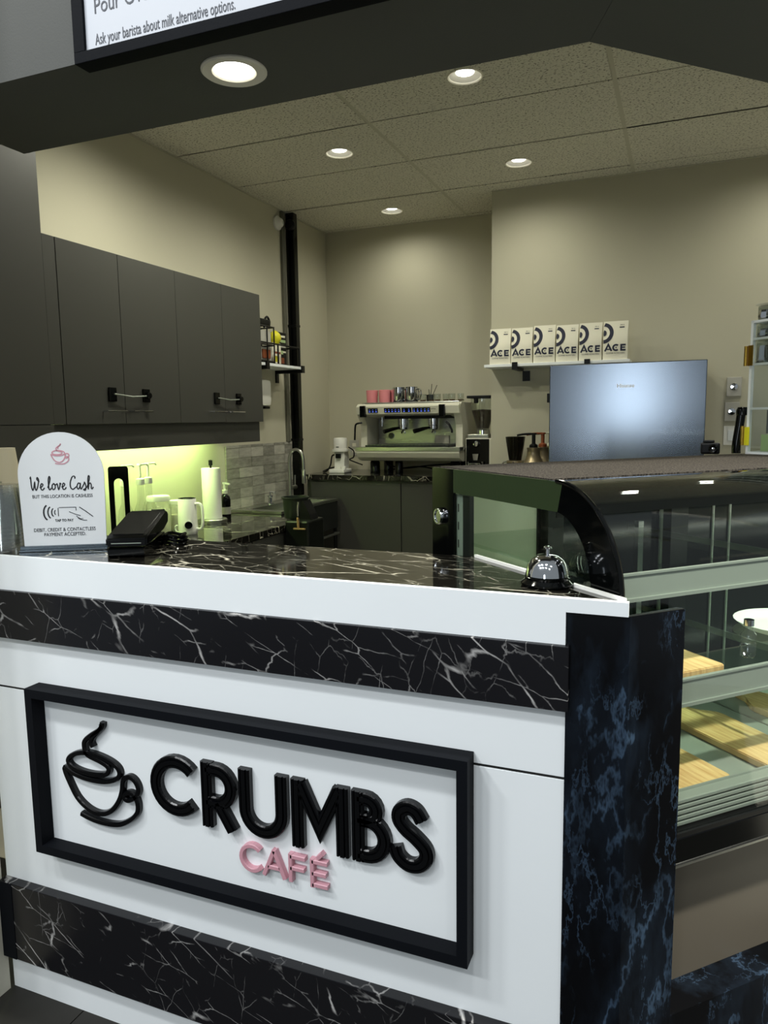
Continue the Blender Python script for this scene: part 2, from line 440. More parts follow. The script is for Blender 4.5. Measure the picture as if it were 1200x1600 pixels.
# ceiling: slab, lay-in tiles (2 x 4 ft) with recessed grid
ceil = struct('ceiling', prism(new(), [(LW, 1.31), (-.10, 1.31), (-.10, 1.31 + .02), ST(-1.02, 4.45), (3.1, 4.6), (3.1, BW), (LW, BW)], CE + .12, CE + .17), m_tbar)
xs = [LW, -1.558, -.338, .882, 2.102, 3.0]
ys = [1.66, 1.868, 2.478, 3.09, 3.71, 4.333, 4.957, 5.58, BW]
LIGHTS = [(-.957, 3.407), (-1.880, 4.04), (-.966, 4.627), (-2.033, 5.262), (.62, 4.60), (-1.98, 2.92), (.40, 3.42)]  # the trailing entries, out of view, are assumed fixtures
for i in range(len(xs) - 1):
    for j in range(len(ys) - 1):
        x0, x1, y0, y1 = xs[i] + .011, xs[i + 1] - .011, ys[j] + .0055, ys[j + 1] - .0055
        if x0 > -.25 and y1 - x0 < 1.6: continue            # in front of the angled soffit
        if x0 > -1.3 and y0 > 5.124: 
            continue
        if y1 > KW and x1 > -1.25:
            y1 = KW if x0 > -1.25 else y1
        L = [l for l in LIGHTS if x0 < l[0] < x1 and y0 < l[1] < y1]
        bm = new(); z = CE + random.uniform(-.001, .001)
        if L: hole_plate(bm, x0, x1, y0, y1, z, L[0][0], L[0][1], .073)
        else: box(bm, x0, x1, y0, y1, z, z + .014)
        o = obj('ceiling_tile', bm, m_tile, ceil)
for x in xs[1:-1]:
    obj('grid_bar', box(new(), x - .011, x + .011, ys[0], BW if x < -1.25 else KW, CE + .001, CE + .012), m_tbar, ceil)
    obj('grid_bar', box(new(), x - .03, x + .03, ys[0], BW if x < -1.25 else KW, CE + .0165, CE + .031), m_tbar, ceil)
for y in ys[1:-1]:
    bm = box(new(), LW, -1.25 if y > KW else 3.0, y - .003, y + .003, CE + .005, CE + .016); box(bm, LW, -1.25 if y > KW else 3.0, y - .02, y + .02, CE + .016, CE + .03); obj('grid_bar', bm, m_tbar, ceil)
# wall angles along the ceiling edge
struct('trim_1', box(new(), LW, LW + .018, 1.7, BW, CE - .004, CE + .02), m_tbar)
struct('trim_2', box(new(), LW + .018, -1.25, BW - .018, BW, CE - .004, CE + .02), m_tbar)
struct('trim_3', box(new(), -1.25, 3.0, KW - .018, KW, CE - .004, CE + .02), m_tbar)

# soffit over the counter (two mitred boxes)
SZ, SLX, SLY = 2.255, -.926, 1.459
def soffit_poly_a(): return [(-1.9, 1.301), (-.0595, 1.301), (-.2015, 1.643), (-1.9, 1.643)]
bm = new()
hole_plate(bm, -1.10, -.75, 1.301, 1.643, SZ, SLX, SLY, .048)
for q in (((-1.74, 1.301), (-1.10, 1.301), (-1.10, 1.643), (-1.74, 1.643)), ((-.75, 1.301), (-.0595, 1.301), (-.2015, 1.643), (-.75, 1.643))):
    bm.faces.new([bm.verts.new((x, y, SZ)) for x, y in q])
P = [(-1.74, 1.301), (-.0595, 1.301), (-.2015, 1.643), (-1.74, 1.643)]
for k in range(4):
    a, b = P[k], P[(k + 1) % 4]
    bm.faces.new([bm.verts.new(v) for v in ((a[0], a[1], SZ), (b[0], b[1], SZ), (b[0], b[1], 3.25), (a[0], a[1], 3.25))])
bm.faces.new([bm.verts.new((x, y, 3.25)) for x, y in P])
bmesh.ops.remove_doubles(bm, verts=bm.verts, dist=1e-5)
struct('soffit', bm, m_soffit)
bm = new()
o0, i0 = (-.0588, 1.301), (-.2008, 1.643)
o1, i1 = ST(-.961, 4.9), ST(-1.303, 4.9)
prism(bm, [o0, o1, i1, i0], SZ, 3.25)
struct('soffit', bm, m_soffit)

# ------------------------------------------------------------------ recessed lights
def downlight(label, x, y, z, rad, depth, power, ring, lens_ratio, group='recessed downlights', cone=168, color=(1, .985, .83)):
    t = thing('recessed_light', label, 'light', (x, y, z), 0, group)
    obj('trim_ring', lathe(new(), [(rad, .0005), (ring, .0005), (ring, -.003), (ring - .004, -.006), (rad + .003, -.004), (rad, -.001), (rad, .0005)], 40, close=False), m_ring, t, True)
    obj('reflector', lathe(new(), [(rad, 0), (rad * (.45 + .55 * lens_ratio), depth * .6), (rad * lens_ratio, depth)], 40, close=False), m_reflector, t, True)
    obj('lens', lathe(new(), [(rad * (lens_ratio - .005), depth - .002), (0, depth - .002), (0, depth + .004), (rad * (lens_ratio - .005), depth + .004), (rad * (lens_ratio - .005), depth - .002)], 40, close=False), m_lens, t, True)
    obj('can', lathe(new(), [(rad + .004, .016), (rad + .004, depth + .012), (0, depth + .012)], 24, close=False), m_cabdark, t, True)
    d = bpy.data.lights.new('downlight_lamp', 'SPOT'); d.energy = power; d.spot_size = math.radians(cone); d.spot_blend = 1.0
    d.shadow_soft_size = .04; d.color = color
    o = bpy.data.objects.new('downlight_lamp', d); COL.objects.link(o); o.parent = t; o.location = (0, 0, -.012)
    return t
IP = (26, 48, 20, 15, 22, 84, 24)  # the unseen one over the wall cabinets is strong to brighten the left wall
names = ['recessed ceiling light half hidden by the dark soffit edge', 'recessed ceiling light left of centre, in line with the black corner pipe',
         'recessed ceiling light above the six coffee bags', 'smallest and farthest recessed ceiling light, above the espresso machine',
         'recessed ceiling light outside the frame on the right, above the wall dials', 'recessed ceiling light hidden by the soffit, above the wall cabinets',
         'recessed ceiling light hidden by the soffit, above the display case']
for i, ((x, y), nm) in enumerate(zip(LIGHTS, names)):
    downlight(nm, x, y, CE, .070, .017, IP[i], .082, .58)
downlight('brightest recessed light, set in the charcoal soffit beside the menu sign', SLX, SLY, SZ, .045, .012, 14, .071, .84)
for i, t_ in enumerate((1.55, 2.5)):  # assumed soffit lights over the display case, out of view
    x, y = ST(-1.13, t_)
    downlight(['small soffit light outside the frame, above the near end of the display case', 'small soffit light outside the frame, above the far end of the display case'][i], x, y, SZ - .0125, .045, .008, 16, .07, .84)

# ================================================================== SERVICE COUNTER
YF = 1.303
sc = thing('service_counter', 'long white customer counter with black marble bands and a black marble top', 'counter', (-.9, 1.46, 0))
def cp(name, bm, m, **k): return obj(name, bm, m, sc, world=True, **k)
cp('carcass', prism(new(), [(-1.60, YF + .021), (-.125, YF + .021), (-.345, 1.54), (-1.60, 1.54)], .02, 1.150), m_dark)
cp('countertop', prism(new(), [(-1.95, 1.304), (-.083, 1.304), (-.432, 1.628), (-1.95, 1.628)], 1.150, 1.184), m_marbletop, label='polished black marble countertop with pale veins')
bm = new(); prism(bm, [(-1.62, 1.099), (-.179, 1.099), (-.179, 1.1588), (-.074, 1.1588), (-.074, 1.1838), (-1.62, 1.1838)], 1.291, 1.304, axis='y'); cp('fascia_board', bm, m_white)
bm = new(); box(bm, -1.62, -.172, 1.283, YF, .978, 1.0985, .0015); cp('marble_band', bm, m_marble)
cp('end_strip', box(new(), -1.622, -1.577, 1.2815, 1.283, .978, 1.0985), m_frameblk)
bm = new(); box(bm, -1.62, -.172, YF, YF + .02, .8455, .978, .001); cp('front_panel', bm, m_white)
bm = new(); box(bm, -1.62, -.172, YF, YF + .02, .30, .8400, .001); cp('front_panel', bm, m_white)
cp('seam_strip', box(new(), -1.62, -.18, YF + .002, YF + .019, .8402, .8453), m_cabdark)  # dark filler put into the open seam in place of its shade
bm = new(); box(bm, -1.62, -.172, 1.277, YF, .105, .318, .0015); cp('base_band', bm, m_marble)
cp('end_strip', box(new(), -1.621, -1.575, 1.2755, 1.277, .105, .318), m_frameblk)
bm = new(); box(bm, -1.62, -.172, YF - .003, YF + .017, 0.0, .105); cp('kick_board', bm, m_white)
bm = new(); prism(bm, [(-.178, 1.2965), (-.0715, 1.2965), (.0165, 1.3845), (.0025, 1.3985), (-.0775, 1.3105), (-.178, 1.3105)], 0.0, 1.157)
cp('corner_cladding', bm, m_blue, label='black marble corner cladding with blue veins')
bm = new(); prism(bm, [(-.176, 1.298), (-.072, 1.298), (.0150, 1.3845), (.0105, 1.389), (-.0735, 1.3045), (-.176, 1.3045)], 1.157, 1.1585)
cp('cladding_edge', bm, m_black)
d = Vector((-.432 + .083, 1.628 - 1.304)).normalized(); nn = Vector((d.y, -d.x))
a = Vector((-.078, 1.300)); b = Vector((-.428, 1.625))
q = [a, b, b + nn * -.007, a + nn * -.007]
cp('edge_trim', prism(new(), [(v.x, v.y) for v in q], 1.180, 1.190), m_whitepl, label='white bead trim along the angled end')

# ------------------------------------------------------------------ framed wall sign on the counter front
ws = thing('framed_sign', 'framed white sign with raised black and pink lettering on the counter front', 'sign', (-.90, YF, .435))
def wp(name, bm, m, **k): return obj(name, bm, m, ws, world=True, **k)
fx0, fx1, fz0, fz1, fy, fw = -1.453, -.3487, .447, .868, 1.2565, .0215
wp('backing_panel', box(new(), fx0 + .01, fx1 - .01, 1.2945, 1.3028, fz0 + .01, fz1 - .01), m_white)
for poly in ([(fx0, fz1), (fx1, fz1), (fx1 - fw, fz1 - fw), (fx0 + fw, fz1 - fw)], [(fx0, fz0), (fx1, fz0), (fx1 - fw, fz0 + fw), (fx0 + fw, fz0 + fw)],
             [(fx0, fz0), (fx0 + fw, fz0 + fw), (fx0 + fw, fz1 - fw), (fx0, fz1)], [(fx1, fz0), (fx1 - fw, fz0 + fw), (fx1 - fw, fz1 - fw), (fx1, fz1)]):
    bm = new(); prism(bm, poly, fy, 1.3025, axis='y'); wp('frame_rail', bm, m_frameblk)
LY = 1.2945
def big(w=.0295, h=.0165):
    a = w / 2
    return [(-a, 0), (-a, h - .004), (-a + .0025, h - .001), (-a + .0065, h - .001), (-a + .0075, h - .004), (-a + .009, h - .004), (-a + .010, h),
            (a - .010, h), (a - .009, h - .004), (a - .0075, h - .004), (a - .0065, h - .001), (a - .0025, h - .001), (a, h - .004), (a, 0)]
def arc(cx, cz, rx, rz, a0, a1, n=14): return [(cx + rx * math.cos(math.radians(a0 + (a1 - a0) * k / n)), cz + rz * math.sin(math.radians(a0 + (a1 - a0) * k / n))) for k in range(n + 1)]
zt, zb = .7545, .6035
def letter(strokes, m=m_signblack, prof=None):
    bm = new()
    for s in strokes:
        cl = s[0] == s[-1] and len(s) > 3
        stroke(bm, s[:-1] if cl else s, prof or big(), LY, cl)
    return wp('letter', bm, m)
letter([arc(-1.0365, .682, .0575, .0575, 42, 318, 24)])
letter([[(-.9535, zt), (-.9535, zb)], [(-.9535, .7385), (-.927, .7385)] + arc(-.927, .7005, .036, .038, 90, -90, 14)[1:] + [(-.9535, .6625)], [(-.926, .664), (-.889, zb)]])
letter([[(-.8555, zt), (-.8555, .666)] + arc(-.8100, .666, .0455, .0475, 180, 360, 18)[1:] + [(-.7645, zt)]])
letter([[(-.7255, zb), (-.7255, zt)], [(-.7185, .7475), (-.6735, .653), (-.6285, .7475)], [(-.6215, zb), (-.6215, zt)]])
letter([[(-.5853, zt), (-.5853, zb)], [(-.5853, .7395), (-.568, .7395)] + arc(-.568, .7165, .0225, .0230, 90, -90, 10)[1:] + [(-.5853, .6935)],
        [(-.5853, .6935), (-.568, .6935)] + arc(-.567, .6550, .0385, .0385, 90, -90, 14)[1:] + [(-.5853, .6165)]])
letter([cat([(-.4482, .7150), (-.4605, .7330), (-.4786, .7385), (-.4945, .7280), (-.4965, .7095), (-.4833, .6923), (-.4610, .6763), (-.4420, .6571), (-.4405, .6369), (-.4559, .6200), (-.4784, .6176), (-.4981, .6315), (-.5060, .6520)], 5)])
sm = [(-.0050, 0), (-.0050, .012), (-.0036, .0135), (.0036, .0135), (.0050, .012), (.0050, 0)]
letter([arc(-.8425, .5505, .0275, .0285, 45, 315, 20)], m_pink, sm)
letter([[(-.8125, .5195), (-.7868, .580)], [(-.7868, .580), (-.7615, .5195)], [(-.8020, .5405), (-.7730, .5405)]], m_pink, sm)
letter([[(-.7465, .582), (-.7465, .5185)], [(-.7465, .5765), (-.7105, .5765)], [(-.7465, .550), (-.7135, .550)]], m_pink, sm)
letter([[(-.6945, .582), (-.6945, .5185)], [(-.6945, .5765), (-.6585, .5765)], [(-.6945, .550), (-.6620, .550)], [(-.6945, .5240), (-.6585, .5240)], [(-.6810, .586), (-.6690, .5985)]], m_pink, sm)
CUP = [(-1.2431, .8022), (-1.2452, .7911), (-1.2569, .7794), (-1.2799, .765), (-1.2983, .7502), (-1.303, .7385), (-1.3006, .7228), (-1.2916, .7122), (-1.2581, .7038), (-1.2348, .6938), (-1.2333, .6821), (-1.2462, .6719), (-1.2757, .6667), (-1.3102, .6667), (-1.3421, .6733), (-1.3562, .6852), (-1.3526, .698), (-1.3314, .7107), (-1.301, .7177), (-1.2716, .7175), (-1.2336, .7099), (-1.2082, .6984), (-1.1998, .684), (-1.2081, .6687), (-1.2328, .6573), (-1.2623, .652), (-1.3015, .652), (-1.3385, .6576), (-1.3665, .6690), (-1.3690, .6606), (-1.358, .6357), (-1.336, .5987), (-1.3077, .5774), (-1.2787, .5687), (-1.254, .5716), (-1.2286, .5868), (-1.2075, .613), (-1.1959, .6411), (-1.1919, .6637), (-1.1841, .674), (-1.1697, .6785), (-1.1562, .6721), (-1.1479, .6579), (-1.1488, .6439), (-1.1591, .6301), (-1.1786, .6195), (-1.19, .6243), (-1.187, .6338), (-1.1748, .6391), (-1.1633, .6373), (-1.1547, .627), (-1.1511, .6119), (-1.1547, .5933), (-1.1725, .5738), (-1.2022, .5557), (-1.2315, .5487), (-1.2706, .5479), (-1.3024, .5517), (-1.3269, .5582)]
CUP2 = [(-1.2459, .7968), (-1.2478, .7887), (-1.2622, .7737), (-1.2754, .7608), (-1.2813, .7479), (-1.2762, .7357)]
cupprof = [(-.0062, 0), (-.0062, .010), (-.0044, .013), (.0044, .013), (.0062, .010), (.0062, 0)]
bm = new(); stroke(bm, cat(CUP, 4), cupprof, LY); stroke(bm, cat(CUP2, 4), cupprof, LY)
wp('cup_emblem', bm, m_signblack, label='raised black line drawing of a steaming cup')

# ------------------------------------------------------------------ menu board on the soffit
mb = thing('menu_board', 'large white menu board in a dark frame hung on the soffit front', 'sign', (-.2, 1.301, 2.23))
def mp(name, bm, m, **k): return obj(name, bm, m, mb, world=True, **k)
mx0, mx1, mz0, mz1 = -1.179, .80, 2.2305, 3.2
mp('panel', box(new(), mx0 + .02, mx1 - .02, 1.2655, 1.299, mz0 + .014, mz1 - .01), m_menu)
for b_ in ((mx0, mx1, mz0, mz0 + .0215), (mx0, mx1, mz1 - .022, mz1), (mx0, mx0 + .028, mz0 + .0215, mz1 - .022), (mx1 - .028, mx1, mz0 + .0215, mz1 - .022)):
    mp('frame_rail', box(new(), b_[0], b_[1], 1.259, 1.3005, b_[2], b_[3], .001), m_frameblk)
T0 = world_of(mb).inverted()
text('lettering', 'Ask your barista about milk alternative options.', .0300, m_greytext, mb, T0 @ Tr(-1.127, 1.2650, 2.2605), .575)
text('lettering', 'Pour Over Coffee', .042, m_greytext, mb, T0 @ Tr(-1.127, 1.2650, 2.319), .82)

# ================================================================== DISPLAY CASE (angled run)
T1, S_B, S_F = 3.05, -1.72, -.993
dc = thing('display_case', 'curved glass refrigerated bakery display case with black trim', 'display case', ST(-1.35, 1.9) + (0,), PI / 4)
DCX = Matrix.Rotation(-PI / 4, 4, 'Z')
# local frame: lx = t - 1.9, ly = -(s) - 1.35
def LX(t): return t - 1.9
def LYs(s): return -s - 1.35
def dbox(name, t0, t1, s0, s1, z0, z1, m, bev=0., par=None, **k):
    bm = new(); box(bm, LX(t0), LX(t1), LYs(s1), LYs(s0), z0, z1, bev); return obj(name, bm, m, par or dc, **k)
dbox('base_panel', .90, T1, S_B + .03, -1.055, .12, .65, m_beige)
dbox('plinth', .905, T1, S_B + .03, -.985, 0, .338, m_blue)
dbox('bottom_rail', .872, T1, -1.02, -.990, .648, .703, m_blackgl, .004)
dbox('bottom_rail_lip', .872, T1, -1.015, -.9875, .6435, .648, m_steel)
dbox('bottom_rail_lip', .872, T1, -1.010, -.9885, .703, .712, m_black)
dbox('deck', .875, T1, S_B + .03, -1.03, .725, .748, m_alu)
for k in range(5):
    dbox('front_grille_bar', .875, T1, -1.030 + .0 * k, -1.004, .716 + k * .0112, .7235 + k * .0112, m_alu, .0015)
dbox('grille_back', .875, T1, -1.034, -1.03, .712, .772, m_alu)
# deck joints
for t_ in (1.52, 2.1, 2.7):
    dbox('deck_joint', t_, t_ + .004, -1.66, -1.05, .748, .7495, m_steel)
# front glass with curve
prof = [(-1.230, 1.3755), (-1.20, 1.3755)] + [(-1.186 + .193 * math.sin(a_), 1.1755 + .200 * math.cos(a_)) for a_ in [PI / 2 * k / 14 for k in range(15)]] + [(-.993, .712)]
inn = [(-1.230, 1.3715), (-1.20, 1.3715)] + [(-1.186 + .189 * math.sin(a_), 1.1755 + .196 * math.cos(a_)) for a_ in [PI / 2 * k / 14 for k in range(15)]] + [(-.997, .712)]
bm = new(); prism(bm, [(LYs(s), z) for s, z in prof + inn[::-1]], LX(.876), LX(T1), axis='x')
obj('front_glass', bm, m_front, dc, True)
dbox('front_glass_joint', 2.2, 2.204, -.995, -.991, .712, 1.17, m_dark)
# left end glass with printed border
outl = [(-1.72, .66), (-1.72, 1.3755), (-1.186, 1.3755)] + [(-1.186 + .193 * math.sin(a_), 1.1755 + .200 * math.cos(a_)) for a_ in [PI / 2 * k / 14 for k in range(1, 15)]] + [(-.993, .66)]
def endplate(name, poly, t0, t1, m, **k):
    bm = new(); prism(bm, [(LYs(s), z) for s, z in poly], LX(t0), LX(t1), axis='x'); return obj(name, bm, m, dc, **k)
endplate('end_glass', outl, .870, .874, m_glass)
endplate('end_border_back', [(-1.721, .66), (-1.721, 1.376), (-1.606, 1.376), (-1.606, .66)], .8685, .8755, m_print, label='black glass end strip carrying a chrome lock')
endplate('end_border_top', [(-1.606, 1.318), (-1.606, 1.376), (-1.165, 1.376), (-1.180, 1.316)], .8685, .8755, m_band, label='dark green glass band')
ob_ = [(-1.165, 1.376)] + [(-1.186 + .1945 * math.sin(a_), 1.1755 + .2015 * math.cos(a_)) for a_ in [PI / 2 * k / 14 for k in range(2, 15)]] + [(-.9915, .66)]
ib_ = [(-1.076, .66)] + [(-1.195 + .120 * math.sin(a_), 1.1755 + .142 * math.cos(a_)) for a_ in [PI / 2 * k / 12 for k in range(12, 0, -1)]] + [(-1.180, 1.316)]
endplate('end_border_front', ob_ + ib_, .868, .8755, m_print, label='black curved glass edge band')
# edge trim running round the curve
bm = new(); tube(bm, [(LX(.8695), LYs(-1.186 + .194 * math.sin(a_)), 1.1755 + .201 * math.cos(a_)) for a_ in [PI / 2 * k / 16 for k in range(17)]] + [(LX(.8695), LYs(-.992), 1.0)], .0045, 8)
obj('edge_seal', bm, m_blackgl, dc, True)
# lock
bm = new(); lathe(bm, [(.022, 0), (.022, .009), (.020, .012), (.016, .012), (.015, .009), (0, .009)], 28, T=Tr(LX(.8685), LYs(-1.672), 1.252) @ Matrix.Rotation(-PI / 2, 4, 'Y'))
lk = obj('door_lock', bm, m_chrome, dc, True)
# slotted standard inside the end glass
dbox('slotted_standard', .880, .892, -1.622, -1.578, .75, 1.313, m_alu)
for z in (1.225, 1.18, 1.27, 1.13, 1.08):
    dbox('slot', .8795, .8805, -1.6025, -1.5975, z, z + .02, m_cabdark)
dbox('inner_post', .880, .892, -1.578, -1.545, .75, 1.313, m_dark)
# top and mat
dbox('top_panel', .870, T1, S_B, -1.205, 1.350, 1.3715, m_print)
dbox('top_mat', .885, T1, S_B + .01, -1.225, 1.3722, 1.3775, m_mat, label='speckled grey rubber mat on the case top')
dbox('lamp_housing', .89, T1, -1.26, -1.215, 1.332, 1.350, m_alu)
dbox('lamp_tube', .90, T1, -1.262, -1.235, 1.324, 1.332, m_caselamp)  # assumed lamp inside the case, its tube hidden by the front lip
dbox('lamp_shade', .89, T1, -1.2145, -1.2115, 1.300, 1.350, m_black)
# shelves with aluminium price rails
for zr0, zr1, sr in ((1.163, 1.211, -1.045), (.938, .9885, -1.045)):
    dbox('glass_shelf', .885, T1 - .02, -1.66, sr - .004, zr1 - .018, zr1 - .010, m_glasssh)
    rail = dbox('price_rail', .885, T1, sr - .004, sr, zr0, zr1, m_alu, .001)
    dbox('rail_lip', .885, T1, sr - .006, sr + .004, zr0 - .004, zr0 + .003, m_alu, par=rail)
    dbox('rail_lip', .885, T1, sr - .006, sr + .003, zr1 - .002, zr1 + .002, m_alu, par=rail)
    for t_ in (1.46, 2.25):
        dbox('shelf_bracket', t_, t_ + .006, -1.65, sr - .02, zr1 - .034, zr1 - .019, m_steel)
# rear sliding doors: dark panes with bright edge profiles
for i, (a_, b_, mm) in enumerate(((.895, 1.19, m_palepane), (1.245, 1.63, m_rev), (1.70, 2.44, m_rev), (2.44, T1, m_rev))):
    pane = dbox('rear_door', a_, b_ - .002, -1.700 - .006 * (i % 2), -1.695 - .006 * (i % 2), .75, 1.345, mm)
    dbox('edge_profile', a_, a_ + .006, -1.6945, -1.688, .75, 1.345, m_alu, par=pane)
    dbox('edge_profile', b_ - .012, b_ - .003, -1.6945, -1.688, .75, 1.345, m_alu if i else m_black, par=pane)
for t_ in (1.83, 1.90):
    dbox('rear_mullion', t_, t_ + .004, -1.6935, -1.688, .75, 1.345, m_whitepl)
for a_, b_ in ((1.192, 1.243), (1.632, 1.698)):
    dbox('rear_post', a_, b_, -1.71, -1.66, .75, 1.345, m_dark)
dbox('shelf_post', 1.44, 1.458, -1.60, -1.585, .75, 1.21, m_steel)

# wooden serving boards in the case
def board(label, name, outline, z, th=.016, rot=0):
    cx = sum(p[0] for p in outline) / len(outline); cy = sum(p[1] for p in outline) / len(outline)
    w = ST(cx, cy)
    bm = new(); prism(bm, [(-(p[0] - cx), p[1] - cy) for p in outline], 0, th)       # x: away from the front, y: along the case
    es = [e for e in bm.edges]
    bmesh.ops.bevel(bm, geom=[e for e in es if abs(e.verts[0].co.z - e.verts[1].co.z) < 1e-6], offset=.002, segments=2, affect='EDGES')
    o = obj(name, bm, m_wood); o.location = (w[0], w[1], z)
    # local x -> -s direction, local y -> t direction
    o.matrix_world = Matrix(((-1 / R2, 1 / R2, 0, w[0]), (1 / R2, 1 / R2, 0, w[1]), (0, 0, 1, z), (0, 0, 0, 1)))
    tag(o, label, 'serving board', 'bamboo serving boards in the display case'); return o
def rounded(s0, s1, t0, t1, rad=.016):
    out = []
    for cx, cy, a0 in ((s1 - rad, t1 - rad, 0), (s0 + rad, t1 - rad, 90), (s0 + rad, t0 + rad, 180), (s1 - rad, t0 + rad, 270)):
        out += arc(cx, cy, rad, rad, a0, a0 + 90, 4)
    return out
board('short bamboo board with rounded corners lying nearest the marble corner post', 'serving_board', rounded(-1.32, -1.037, 1.068, 1.212), .7485)
board('long bamboo paddle board with shaped shoulders across the case deck', 'serving_board',
      [(-1.037, 1.315), (-1.037, 1.44), (-1.285, 1.452), (-1.300, 1.448), (-1.312, 1.435), (-1.325, 1.417), (-1.345, 1.405), (-1.40, 1.405), (-1.41, 1.395), (-1.41, 1.365), (-1.40, 1.357), (-1.345, 1.350), (-1.325, 1.34), (-1.305, 1.322), (-1.285, 1.315)], .7485)
board('bamboo paddle board at the right edge beyond the long board', 'serving_board',
      [(-1.037, 1.56), (-1.037, 1.69), (-1.285, 1.69), (-1.305, 1.684), (-1.325, 1.665), (-1.345, 1.655), (-1.40, 1.650), (-1.41, 1.64), (-1.41, 1.61), (-1.40, 1.602), (-1.345, 1.598), (-1.325, 1.585), (-1.305, 1.566), (-1.285, 1.56)], .7485)
board('bamboo board on the glass middle shelf behind the price rail', 'serving_board', rounded(-1.32, -1.065, 1.08, 1.205, .008), .9788)
# white tray and tongs on the middle shelf
tr = thing('serving_tray', 'white plastic tray at the right end of the glass middle shelf', 'tray', ST(-1.235, 1.60) + (.9788,), PI / 4)
bm = new(); lathe(bm, [(.06, .003), (.10, .003), (.118, .016), (.123, .016), (.103, 0), (0, 0), (0, .003), (.06, .003)], 28, close=False); obj('tray_body', bm, m_whitepl, tr, True)
bt = thing('glass_bottle', 'small clear studded bottle standing beside the white tray in the case', 'bottle', ST(-1.115, 1.325) + (.9788,))
bm = new(); lathe(bm, [(.012, 0), (.016, .004), (.016, .03), (.013, .034), (.016, .038), (.016, .05), (.009, .06), (.009, .075), (0, .075)], 16); obj('bottle_body', bm, m_clear, bt, True)
bm = new(); lathe(bm, [(.0105, .07), (.0105, .083), (0, .084)], 16); obj('cap', bm, m_chrome, bt, True)

# service bell
bl = thing('service_bell', 'chrome domed call bell on a black base at the counter corner', 'bell', (-.228, 1.388, 1.184))
obj('base', lathe(new(), [(.047, 0), (.0495, .003), (.0495, .006), (.045, .010), (.042, .013), (.043, .017), (.039, .020), (0, .021)], 36), m_blackgl, bl, True)
obj('dome', lathe(new(), [(.040, .019), (.0415, .020), (.0405, .027), (.037, .039), (.030, .050), (.019, .0575), (.007, .060), (0, .0602)], 36), m_chrome, bl, True)
obj('button', lathe(new(), [(.0035, .060), (.0035, .069), (.0075, .070), (.008, .073), (.005, .075), (0, .0752)], 20), m_chrome, bl, True)

# ================================================================== things on the front counter
cs = thing('cash_sign', 'arched white acrylic counter sign with cup drawing and cashless notice', 'sign', (-1.440, 1.405, 1.184), math.radians(30))
hw, H_, tk = .103, .297, .005
pts = [(-hw + .004, .008), (hw - .004, .008)] + [(hw * math.cos(a_), .19 + .107 * math.sin(a_)) for a_ in [PI * k / 24 for k in range(25)]]
bm = new(); prism(bm, pts, 0, tk, axis='y'); obj('arch_panel', bm, m_signw, cs)
bm = new(); box(bm, -hw - .004, hw + .002, -.022, .024, 0, .005, .0015); box(bm, -hw - .004, hw + .002, -.010, -.0004, .005, .013, .001); box(bm, -hw - .004, hw + .002, tk + .0004, .015, .005, .013, .001)
obj('base', bm, mat('smoked_steel_strip', '#6b757c', .25, .9), cs)
text('lettering', 'BUT THIS LOCATION IS CASHLESS', .0118, m_text, cs, Tr(0, -.0003, .133), .80, 'CENTER')
text('lettering', 'TAP TO PAY', .0088, m_text, cs, Tr(.0, -.0003, .0725), .9, 'CENTER', bold=.0002)
text('lettering', 'DEBIT, CREDIT & CONTACTLESS', .0125, m_text, cs, Tr(.0, -.0003, .048), .82, 'CENTER')
text('lettering', 'PAYMENT ACCEPTED.', .0125, m_text, cs, Tr(.0, -.0003, .036), .82, 'CENTER')
GL = {'W': (.62, [(0, .85), (.04, .95), (.06, .3), (.13, 0), (.22, .2), (.3, .6), (.31, .15), (.38, 0), (.5, .3), (.58, .75), (.5, .95), (.47, .8), (.62, .62)]),
      'e': (.34, [(0, .18), (.16, .25), (.24, .4), (.15, .48), (.07, .3), (.1, .05), (.2, .0), (.34, .16)]),
      'l': (.26, [(0, .15), (.14, .55), (.2, .9), (.14, 1), (.07, .7), (.08, .12), (.15, 0), (.26, .14)]),
      'o': (.36, [(.22, .45), (.08, .38), (.05, .15), (.14, 0), (.26, .15), (.25, .38), (.18, .46), (.26, .36), (.36, .4)]),
      'v': (.34, [(0, .4), (.06, .42), (.13, 0), (.24, .3), (.25, .48), (.34, .4)]),
      'C': (.5, [(.42, .8), (.4, .98), (.24, .95), (.08, .55), (.08, .15), (.22, 0), (.36, .08), (.5, .2)]),
      'a': (.4, [(.26, .4), (.14, .46), (.03, .22), (.1, 0), (.22, .15), (.28, .42), (.26, .1), (.32, .0), (.4, .14)]),
      's': (.34, [(0, .14), (.14, .4), (.18, .5), (.26, .2), (.2, -.1), (.08, -.05), (.2, .02), (.34, .15)]),
      'h': (.44, [(0, .15), (.14, .55), (.2, .9), (.14, 1), (.08, .7), (.07, 0), (.12, .3), (.22, .45), (.3, .3), (.29, .05), (.36, 0), (.44, .14)]), ' ': (.22, None)}
bm = new(); x = -.0745
for ch in 'We love Cash':
    w, g = GL[ch]
    if g: stroke(bm, [(x + p.x * .0342, .1535 + p.y * .033) for p in cat([Vector((a_, b_, 0)) for a_, b_ in g], 5)], flat(.0028), 0)
    x += w * .0342
obj('script_lettering', bm, m_text, cs)
bm = new()
for k, (dx, hh) in enumerate(((-.048, .022), (-.038, .017), (-.029, .012), (-.022, .007))):
    stroke(bm, [(dx + .012 * (1 - math.cos(a_)) * hh / .022, .096 + hh * math.sin(a_) * .9) for a_ in [(-1.2 + 2.4 * j / 8) for j in range(9)]], flat(.0036 - .0005 * k), 0)
stroke(bm, [(-.013, .107), (-.013, .086)], flat(.0016), 0)
stroke(bm, [(-.011, .108), (.030, .108), (.030, .100)], flat(.0014), 0)
